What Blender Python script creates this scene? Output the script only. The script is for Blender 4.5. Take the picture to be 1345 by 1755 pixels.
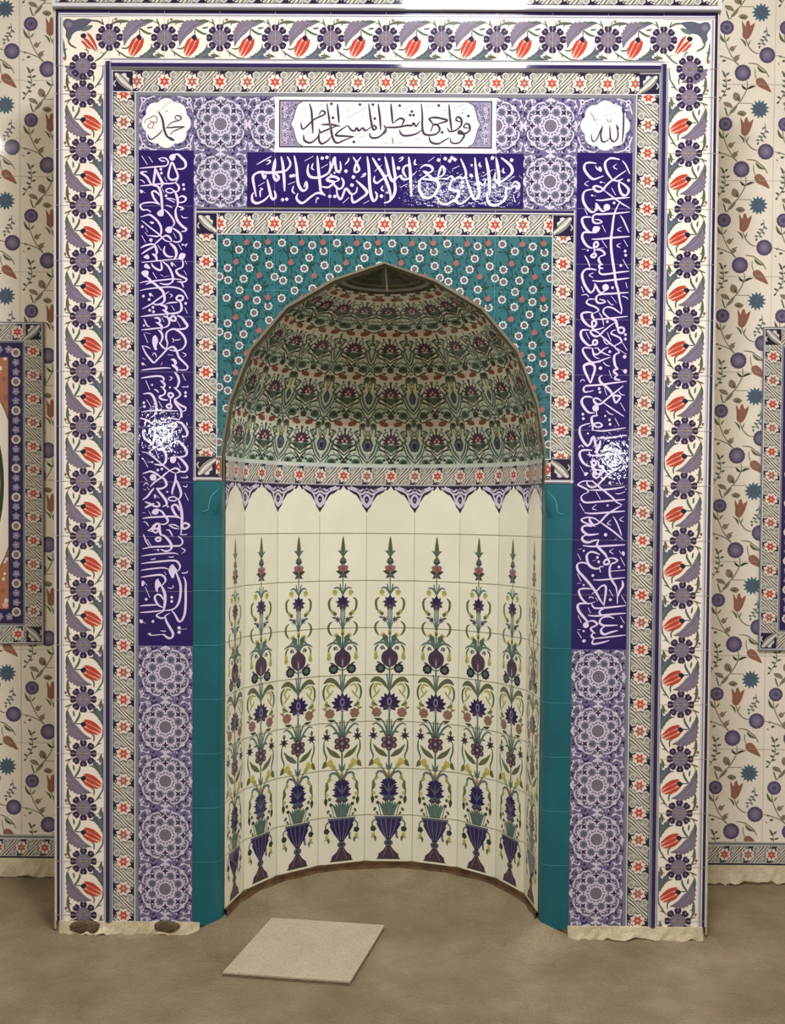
import bpy, math, random
from mathutils import Vector, Matrix

# ------------------------------------------------------------------ scene, camera, light
for _o in list(bpy.data.objects):
    bpy.data.objects.remove(_o)
SC = bpy.context.scene
COL = SC.collection
SC.view_settings.view_transform = 'Standard'
SC.view_settings.look = 'None'
SC.view_settings.gamma = 1.0
SC.view_settings.use_curve_mapping = False
SC.view_settings.exposure = 0.2

cam_d = bpy.data.cameras.new('camera')
cam = bpy.data.objects.new('camera', cam_d)
COL.objects.link(cam)
cam_d.sensor_fit = 'AUTO'
cam_d.sensor_width = 36.0
cam_d.lens = 1650.0 / 1755.0 * 36.0
cam_d.shift_x = -(743.29 - 672.5) / 1755.0
cam_d.shift_y = (920.2 - 877.5) / 1755.0
cam_d.clip_start = 0.05
cam.matrix_world = (Matrix.Translation((0.2062, -3.5144, 1.565)) @ Matrix.Rotation(0.00556, 4, 'Z')
                    @ Matrix.Rotation(math.pi / 2 - 0.02388, 4, 'X') @ Matrix.Rotation(0.00799, 4, 'Z'))
SC.camera = cam

world = bpy.data.worlds.new('room_air')
SC.world = world
world.use_nodes = True
world.node_tree.nodes['Background'].inputs[0].default_value = (1.0, 0.97, 0.95, 1)
world.node_tree.nodes['Background'].inputs[1].default_value = 0.12

def area(name, loc, rot, sx, sy, power, color=(1, 0.97, 0.985)):
    d = bpy.data.lights.new(name, 'AREA')
    d.shape = 'RECTANGLE'; d.size = sx; d.size_y = sy
    d.energy = power; d.color = color
    o = bpy.data.objects.new(name, d); COL.objects.link(o)
    o.location = loc; o.rotation_euler = rot
    return o
HPI = math.pi / 2
CEIL_Z = 4.65
area('ceiling_panel_and_fill', (0.33, -2.02, CEIL_Z - 0.05), (0, 0, 0), 0.70, 0.64, 135)
area('ceiling_tube_light', (0.41, -5.6, CEIL_Z - 0.05), (0, 0, 0), 0.95, 0.10, 15)
area('ceiling_panel_and_fill', (3.8, -3.1, CEIL_Z - 0.05), (0, 0, 0), 0.7, 0.7, 62)  # added fill lamp, not a known fixture; lifts the general light
area('ceiling_panel_and_fill', (-3.8, -3.1, CEIL_Z - 0.05), (0, 0, 0), 0.7, 0.7, 62)  # matching added fill on the left, clear of the tile reflections
area('wall_light', (-2.66, -6.4, 2.37), (HPI, 0, 0), 0.14, 0.24, 6)
area('wall_light', (1.98, -6.4, 2.15), (HPI, 0, 0), 0.14, 0.22, 6)

# ------------------------------------------------------------------ materials
def lin(c):
    c = c / 255.0
    return c / 12.92 if c <= 0.04045 else ((c + 0.055) / 1.055) ** 2.4

MATS = {}
# name: (r, g, b sRGB, roughness, bump strength, bump scale, colour variation)
PAL = {
 'flower_white': (206, 214, 210), 'script_dark': (66, 54, 74),
 'tulip_red': (186, 72, 56),
 'rose_red': (150, 80, 74),
 'lilac_fill': (120, 114, 146),
 'petal': (54, 44, 76),
 'white_glaze': (240, 236, 234),
 'cream': (240, 233, 220), 'cream_wall': (236, 230, 216), 'cream_niche': (235, 236, 216),
 'grout': (168, 160, 148), 'grout_light': (206, 204, 204), 'line_white': (206, 206, 212),
 'slate_line': (126, 128, 136), 'navy': (46, 36, 84), 'navy_deep': (40, 34, 62), 'ink': (44, 36, 58),
 'royal': (40, 27, 94), 'text_white': (226, 216, 246), 'lilac': (134, 124, 148), 'lilac_grey': (124, 116, 132),
 'lilac_pale': (208, 202, 220), 'lilac_bg': (108, 104, 138), 'lilac_mid': (146, 140, 168),
 'sage': (146, 150, 142), 'sage_pale': (186, 188, 180), 'sage_dark': (90, 98, 86), 'white_rose': (226, 216, 206),
 'red': (186, 78, 62), 'red_dull': (168, 102, 88), 'pink': (232, 178, 164), 'plum': (76, 62, 82),
 'olive': (98, 104, 76), 'olive_dark': (64, 66, 48), 'green': (82, 104, 88), 'green_dark': (44, 62, 50),
 'green_pale': (196, 214, 196), 'slate': (88, 94, 110), 'teal_leaf': (94, 116, 112), 'yellow': (196, 186, 100),
 'yellow_green': (168, 170, 96), 'brown_rose': (142, 112, 106), 'blue_spiky': (76, 108, 124),
 'rust': (150, 102, 86), 'purple_w': (116, 108, 136), 'purple_wd': (90, 80, 112), 'brown_leaf': (138, 126, 108),
 'stem_w': (128, 126, 106), 'teal': (48, 104, 112), 'teal_dark': (22, 76, 86), 'turq': (18, 96, 108),
 'coral': (158, 96, 90), 'bud_red': (140, 76, 58), 'jam': (92, 62, 84), 'vase': (46, 38, 84),
 'vase_foot': (74, 58, 74), 'grey_mark': (150, 144, 138), 'orange': (176, 120, 90), 'cement': (112, 106, 88),
 'turq_line': (70, 150, 160), 'dome_cream': (226, 228, 210),
}
def mk(name, rough=0.07, bump=0.03, scale=10.0, var=0.05):
    key = name
    if key in MATS: return MATS[key]
    r, g, b = PAL[name]
    m = bpy.data.materials.new('glaze_' + name); m.use_nodes = True
    nt = m.node_tree; bs = nt.nodes['Principled BSDF']
    if name in ('royal', 'text_white'):
        rough, bump, scale = 0.035, 0.085, 58.0
    if name in ('teal', 'teal_dark', 'coral'):
        rough, bump, scale = 0.2, 0.22, 22.0
    if name in ('turq', 'turq_line'):
        rough, bump, scale, var = 0.32, 0.12, 9.0, 0.16
    if name in ('cement', 'grout'):
        rough, bump, scale, var = 0.8, 0.3, 60.0, 0.14
    tc = nt.nodes.new('ShaderNodeTexCoord')
    n1 = nt.nodes.new('ShaderNodeTexNoise'); n1.inputs['Scale'].default_value = 6.0; n1.inputs['Detail'].default_value = 6.0
    nt.links.new(tc.outputs['Object'], n1.inputs['Vector'])
    mx = nt.nodes.new('ShaderNodeMix'); mx.data_type = 'RGBA'
    c = Vector((lin(r), lin(g), lin(b)))
    mx.inputs[6].default_value = (*(c * (1 - 2 * var)), 1)
    mx.inputs[7].default_value = (*(min(1.0, k * (1 + 2 * var)) for k in c), 1)
    nt.links.new(n1.outputs['Fac'], mx.inputs[0])
    nt.links.new(mx.outputs[2], bs.inputs['Base Color'])
    bs.inputs['Roughness'].default_value = rough
    n2 = nt.nodes.new('ShaderNodeTexNoise'); n2.inputs['Scale'].default_value = scale; n2.inputs['Detail'].default_value = 2.0
    nt.links.new(tc.outputs['Object'], n2.inputs['Vector'])
    bp = nt.nodes.new('ShaderNodeBump'); bp.inputs['Strength'].default_value = bump; bp.inputs['Distance'].default_value = 0.004
    nt.links.new(n2.outputs['Fac'], bp.inputs['Height'])
    nt.links.new(bp.outputs['Normal'], bs.inputs['Normal'])
    MATS[key] = m
    return m

def rough_mat(name, c1, c2, scale=8.0, bump=0.5, bscale=40.0, rough=0.9, c3=None, dist=0.01):
    m = bpy.data.materials.new(name); m.use_nodes = True
    nt = m.node_tree; bs = nt.nodes['Principled BSDF']
    tc = nt.nodes.new('ShaderNodeTexCoord')
    n1 = nt.nodes.new('ShaderNodeTexNoise'); n1.inputs['Scale'].default_value = scale; n1.inputs['Detail'].default_value = 8.0
    n1.inputs['Roughness'].default_value = 0.65
    nt.links.new(tc.outputs['Object'], n1.inputs['Vector'])
    cr = nt.nodes.new('ShaderNodeValToRGB')
    cr.color_ramp.elements[0].position = 0.3; cr.color_ramp.elements[1].position = 0.7
    cr.color_ramp.elements[0].color = (*[lin(k) for k in c1], 1)
    cr.color_ramp.elements[1].color = (*[lin(k) for k in c2], 1)
    if c3:
        e = cr.color_ramp.elements.new(0.5); e.color = (*[lin(k) for k in c3], 1)
    nt.links.new(n1.outputs['Fac'], cr.inputs['Fac'])
    n3 = nt.nodes.new('ShaderNodeTexNoise'); n3.inputs['Scale'].default_value = 260.0; n3.inputs['Detail'].default_value = 3.0
    nt.links.new(tc.outputs['Object'], n3.inputs['Vector'])
    mx = nt.nodes.new('ShaderNodeMix'); mx.data_type = 'RGBA'; mx.blend_type = 'OVERLAY'; mx.inputs[0].default_value = 0.6
    nt.links.new(cr.outputs['Color'], mx.inputs[6]); nt.links.new(n3.outputs['Fac'], mx.inputs[7])
    nt.links.new(mx.outputs[2], bs.inputs['Base Color'])
    bs.inputs['Roughness'].default_value = rough
    bs.inputs['Specular IOR Level'].default_value = 0.25
    n2 = nt.nodes.new('ShaderNodeTexNoise'); n2.inputs['Scale'].default_value = bscale; n2.inputs['Detail'].default_value = 6.0
    nt.links.new(tc.outputs['Object'], n2.inputs['Vector'])
    bp = nt.nodes.new('ShaderNodeBump'); bp.inputs['Strength'].default_value = bump; bp.inputs['Distance'].default_value = dist
    nt.links.new(n2.outputs['Fac'], bp.inputs['Height']); nt.links.new(bp.outputs['Normal'], bs.inputs['Normal'])
    return m
M_FLOOR = rough_mat('dusty_screed', (110, 98, 76), (152, 138, 112), 2.6, 0.8, 80.0, c3=(131, 117, 92))
M_PLASTER = rough_mat('white_plaster', (176, 164, 134), (214, 204, 176), 9.0, 0.6, 30.0)
M_MORTAR = rough_mat('brown_mortar', (70, 50, 34), (112, 86, 58), 14.0, 0.8, 60.0)
M_PATCH = rough_mat('dry_mortar', (84, 72, 52), (116, 100, 76), 14.0, 0.8, 60.0)
M_WALL = rough_mat('painted_plaster', (206, 198, 180), (222, 214, 198), 3.0, 0.15, 40.0)
M_BODY = rough_mat('tile_edge_plaster', (176, 164, 144), (204, 192, 172), 12.0, 0.3, 60.0)
M_CLAY = rough_mat('tile_face', (168, 158, 136), (184, 174, 152), 5.0, 0.08, 80.0, rough=0.5)
M_BISCUIT = rough_mat('tile_biscuit', (112, 92, 74), (140, 118, 96), 30.0, 0.3, 80.0)

# ------------------------------------------------------------------ objects
def tag(o, label=None, cat=None, group=None, kind=None):
    if label: o['label'] = label
    if cat: o['category'] = cat
    if group: o['group'] = group
    if kind: o['kind'] = kind
    return o
def link(name, verts, faces, mats, idx=None, parent=None, loc=(0, 0, 0)):
    me = bpy.data.meshes.new(name)
    me.from_pydata(verts, [], faces)
    for m in mats: me.materials.append(m)
    if idx: me.polygons.foreach_set('material_index', idx)
    me.update()
    o = bpy.data.objects.new(name, me); COL.objects.link(o)
    o.location = loc
    if parent: o.parent = parent
    return o
def box_data(x0, y0, z0, x1, y1, z1):
    v = [(x0,y0,z0),(x1,y0,z0),(x1,y1,z0),(x0,y1,z0),(x0,y0,z1),(x1,y0,z1),(x1,y1,z1),(x0,y1,z1)]
    f = [(0,3,2,1),(4,5,6,7),(0,1,5,4),(1,2,6,5),(2,3,7,6),(3,0,4,7)]
    return v, f
def boxes(name, lst, mat, parent=None):
    V, F = [], []
    for b in lst:
        v, f = box_data(*b); n = len(V)
        V += v; F += [tuple(i + n for i in q) for q in f]
    return link(name, V, F, [mat], None, parent)
def empty(name, loc):
    o = bpy.data.objects.new(name, None); COL.objects.link(o); o.location = loc
    o.empty_display_size = 0.2
    return o

# ------------------------------------------------------------------ flat pattern canvas
def smooth(pts, n=5, closed=False):
    if len(pts) < 3: return list(pts)
    out = []
    P = list(pts)
    if closed: P = [P[-1]] + P + [P[0], P[1]]
    else: P = [P[0]] + P + [P[-1]]
    for i in range(1, len(P) - 2):
        p0, p1, p2, p3 = P[i-1], P[i], P[i+1], P[i+2]
        for k in range(n):
            t = k / n; t2 = t * t; t3 = t2 * t
            out.append(tuple(0.5 * (2*p1[j] + (p2[j]-p0[j])*t + (2*p0[j]-5*p1[j]+4*p2[j]-p3[j])*t2 + (3*p1[j]-p0[j]-3*p2[j]+p3[j])*t3) for j in (0, 1)))
    if not closed: out.append(tuple(P[-2]))
    return out
def clip_half(pts, a, b, c):     # keep a*x+b*y+c >= 0
    out = []
    n = len(pts)
    for i in range(n):
        p, q = pts[i], pts[(i + 1) % n]
        dp, dq = a*p[0]+b*p[1]+c, a*q[0]+b*q[1]+c
        if dp >= 0: out.append(p)
        if (dp >= 0) != (dq >= 0):
            t = dp / (dp - dq)
            out.append((p[0]+(q[0]-p[0])*t, p[1]+(q[1]-p[1])*t))
    return out
def clip_convex(pts, win):       # win counter-clockwise
    n = len(win)
    for i in range(n):
        x0, y0 = win[i]; x1, y1 = win[(i+1) % n]
        a, b = -(y1-y0), (x1-x0)
        pts = clip_half(pts, a, b, -(a*x0+b*y0))
        if len(pts) < 3: return []
    return pts
def outside_convex(pts, win):    # parts of pts outside the counter-clockwise convex window
    res = []; n = len(win); cur = pts
    for i in range(n):
        x0, y0 = win[i]; x1, y1 = win[(i+1) % n]
        a, b = -(y1-y0), (x1-x0); c = -(a*x0+b*y0)
        o = clip_half(cur, -a, -b, -c)
        if len(o) >= 3: res.append(o)
        cur = clip_half(cur, a, b, c)
        if len(cur) < 3: break
    return res

class Cv:
    """pattern of flat glaze shapes in metres (u right, v up); layer = height of the glaze above the tile"""
    def __init__(s):
        s.p = []; s.m = (1, 0, 0, 1, 0, 0)
    def xf(s, a=1, b=0, c=0, d=1, e=0, f=0):
        s.m = (a, b, c, d, e, f); return s
    def add(s, pts, mat, layer=1):
        a, b, c, d, e, f = s.m
        s.p.append(([(a*x+c*y+e, b*x+d*y+f) for x, y in pts], mat, layer))
    def rect(s, x0, y0, x1, y1, mat, layer=0):
        s.add([(x0,y0),(x1,y0),(x1,y1),(x0,y1)], mat, layer)
    def disc(s, x, y, r, mat, layer=1, n=12, ry=None, rot=0.0):
        ry = ry or r; ca, sa = math.cos(rot), math.sin(rot)
        pts = []
        for k in range(n):
            t = 2*math.pi*k/n; p, q = r*math.cos(t), ry*math.sin(t)
            pts.append((x+p*ca-q*sa, y+p*sa+q*ca))
        s.add(pts, mat, layer)
    def star(s, x, y, r1, r2, n, mat, layer=1, rot=0.0):
        s.add([(x+(r1 if k % 2 == 0 else r2)*math.cos(rot+math.pi*k/n), y+(r1 if k % 2 == 0 else r2)*math.sin(rot+math.pi*k/n)) for k in range(2*n)], mat, layer)
    def flower(s, x, y, r, n, mat, layer=1, rot=0.0, depth=0.22, seg=4):
        pts = []
        for k in range(n*seg):
            t = 2*math.pi*k/(n*seg)
            rr = r*(1-depth+depth*abs(math.cos(n*t/2))**0.6)
            pts.append((x+rr*math.cos(t+rot), y+rr*math.sin(t+rot)))
        s.add(pts, mat, layer)
    def ring(s, x, y, r1, r2, mat, layer=1, n=14):
        for k in range(n):
            a, b = 2*math.pi*k/n, 2*math.pi*(k+1)/n
            s.add([(x+r1*math.cos(a),y+r1*math.sin(a)),(x+r2*math.cos(a),y+r2*math.sin(a)),(x+r2*math.cos(b),y+r2*math.sin(b)),(x+r1*math.cos(b),y+r1*math.sin(b))], mat, layer)
    def line(s, pts, w, mat, layer=1, n=4, taper=0.0, caps=False, closed=False, nib=None):
        P = smooth(pts, n, closed)
        if closed: P = P + [P[0]]
        m = len(P)
        if m < 2: return
        L = [0.0]
        for i in range(1, m): L.append(L[-1] + math.dist(P[i-1], P[i]))
        T = L[-1] or 1e-6
        left, right = [], []
        for i in range(m):
            q0, q1 = P[max(0, i-1)], P[min(m-1, i+1)]
            if closed and i in (0, m-1): q0, q1 = P[m-2], P[1]
            dx, dy = q1[0]-q0[0], q1[1]-q0[1]; l = math.hypot(dx, dy) or 1e-9
            nx, ny = -dy/l, dx/l
            f = L[i]/T; ww = w
            if taper: ww = w*(1-taper*(abs(2*f-1)**3))
            if nib is not None: ww *= 0.72+0.38*abs(math.sin(math.atan2(dy, dx)-nib))
            left.append((P[i][0]+nx*ww/2, P[i][1]+ny*ww/2)); right.append((P[i][0]-nx*ww/2, P[i][1]-ny*ww/2))
        for i in range(m-1):
            s.add([left[i], right[i], right[i+1], left[i+1]], mat, layer)
        if caps:
            k = (1-taper) if taper else 1
            s.disc(*P[0], w/2*k*0.95, mat, layer, 8); s.disc(*P[-1], w/2*k*0.95, mat, layer, 8)
    def leaf(s, x0, y0, x1, y1, w, mat, layer=1, bend=0.0, n=5):
        dx, dy = x1-x0, y1-y0
        up, dn = [], []
        for k in range(n+1):
            t = k/n
            cx = x0+dx*t - dy*bend*4*t*(1-t); cy = y0+dy*t + dx*bend*4*t*(1-t)
            l = math.hypot(dx, dy) or 1e-9
            ww = w/2*math.sin(math.pi*min(1, t**0.8))
            up.append((cx-dy/l*ww, cy+dx/l*ww)); dn.append((cx+dy/l*ww, cy-dx/l*ww))
        s.add(up + dn[::-1][1:-1], mat, layer)
    def clip(s, win):
        s.p = [(q, m, l) for q, m, l in ((clip_convex(p, win), m, l) for p, m, l in s.p) if len(q) >= 3]; return s
    def clip_rect(s, x0, y0, x1, y1):
        out = []
        for p, m, l in s.p:
            xs = [q[0] for q in p]; ys = [q[1] for q in p]
            if max(xs) <= x0 or min(xs) >= x1 or max(ys) <= y0 or min(ys) >= y1: continue
            if min(xs) >= x0 and max(xs) <= x1 and min(ys) >= y0 and max(ys) <= y1: out.append((p, m, l)); continue
            q = clip_convex(p, [(x0,y0),(x1,y0),(x1,y1),(x0,y1)])
            if len(q) >= 3: out.append((q, m, l))
        s.p = out; return s
    def cut(s, win):
        out = []
        for p, m, l in s.p:
            out += [(q, m, l) for q in outside_convex(p, win)]
        s.p = out; return s
    def merge(s, other, a=1, b=0, c=0, d=1, e=0, f=0):
        for p, m, l in other.p:
            s.p.append(([(a*x+c*y+e, b*x+d*y+f) for x, y in p], m, l))
        return s
    def build(s, name, parent=None, fn=None, back=None, step=0.00016, extra=None, loc=(0,0,0)):
        """fn(u, v, h) -> xyz; default the plane y = -h"""
        fn = fn or (lambda u, v, h: (u, -h, v))
        V, F, I, mats, mi = [], [], [], [], {}
        def mid(mn):
            if mn not in mi: mi[mn] = len(mats); mats.append(mk(mn) if isinstance(mn, str) else mn)
            return mi[mn]
        for pts, mn, l in s.p:
            if len(pts) < 3: continue
            ar = sum(pts[i][0]*pts[(i+1) % len(pts)][1]-pts[(i+1) % len(pts)][0]*pts[i][1] for i in range(len(pts)))
            if abs(ar) < 1e-9: continue
            if ar < 0: pts = pts[::-1]
            n = len(V); h = (l+(len(F) % 40)*0.02)*step
            V += [fn(x, y, h) for x, y in pts]
            F.append(tuple(range(n, n+len(pts)))); I.append(mid(mn))
        if back:                     # slab under the glaze: boxes
            for b in back[1]:
                v, f = box_data(*b); n = len(V)
                V += v; F += [tuple(i+n for i in q) for q in f]; I += [mid(back[0])]*6
        if extra:
            for v, f, mn in extra:
                n = len(V); V += v; F += [tuple(i+n for i in q) for q in f]; I += [mid(mn)]*len(f)
        return link(name, V, F, mats, I, parent, loc)
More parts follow.
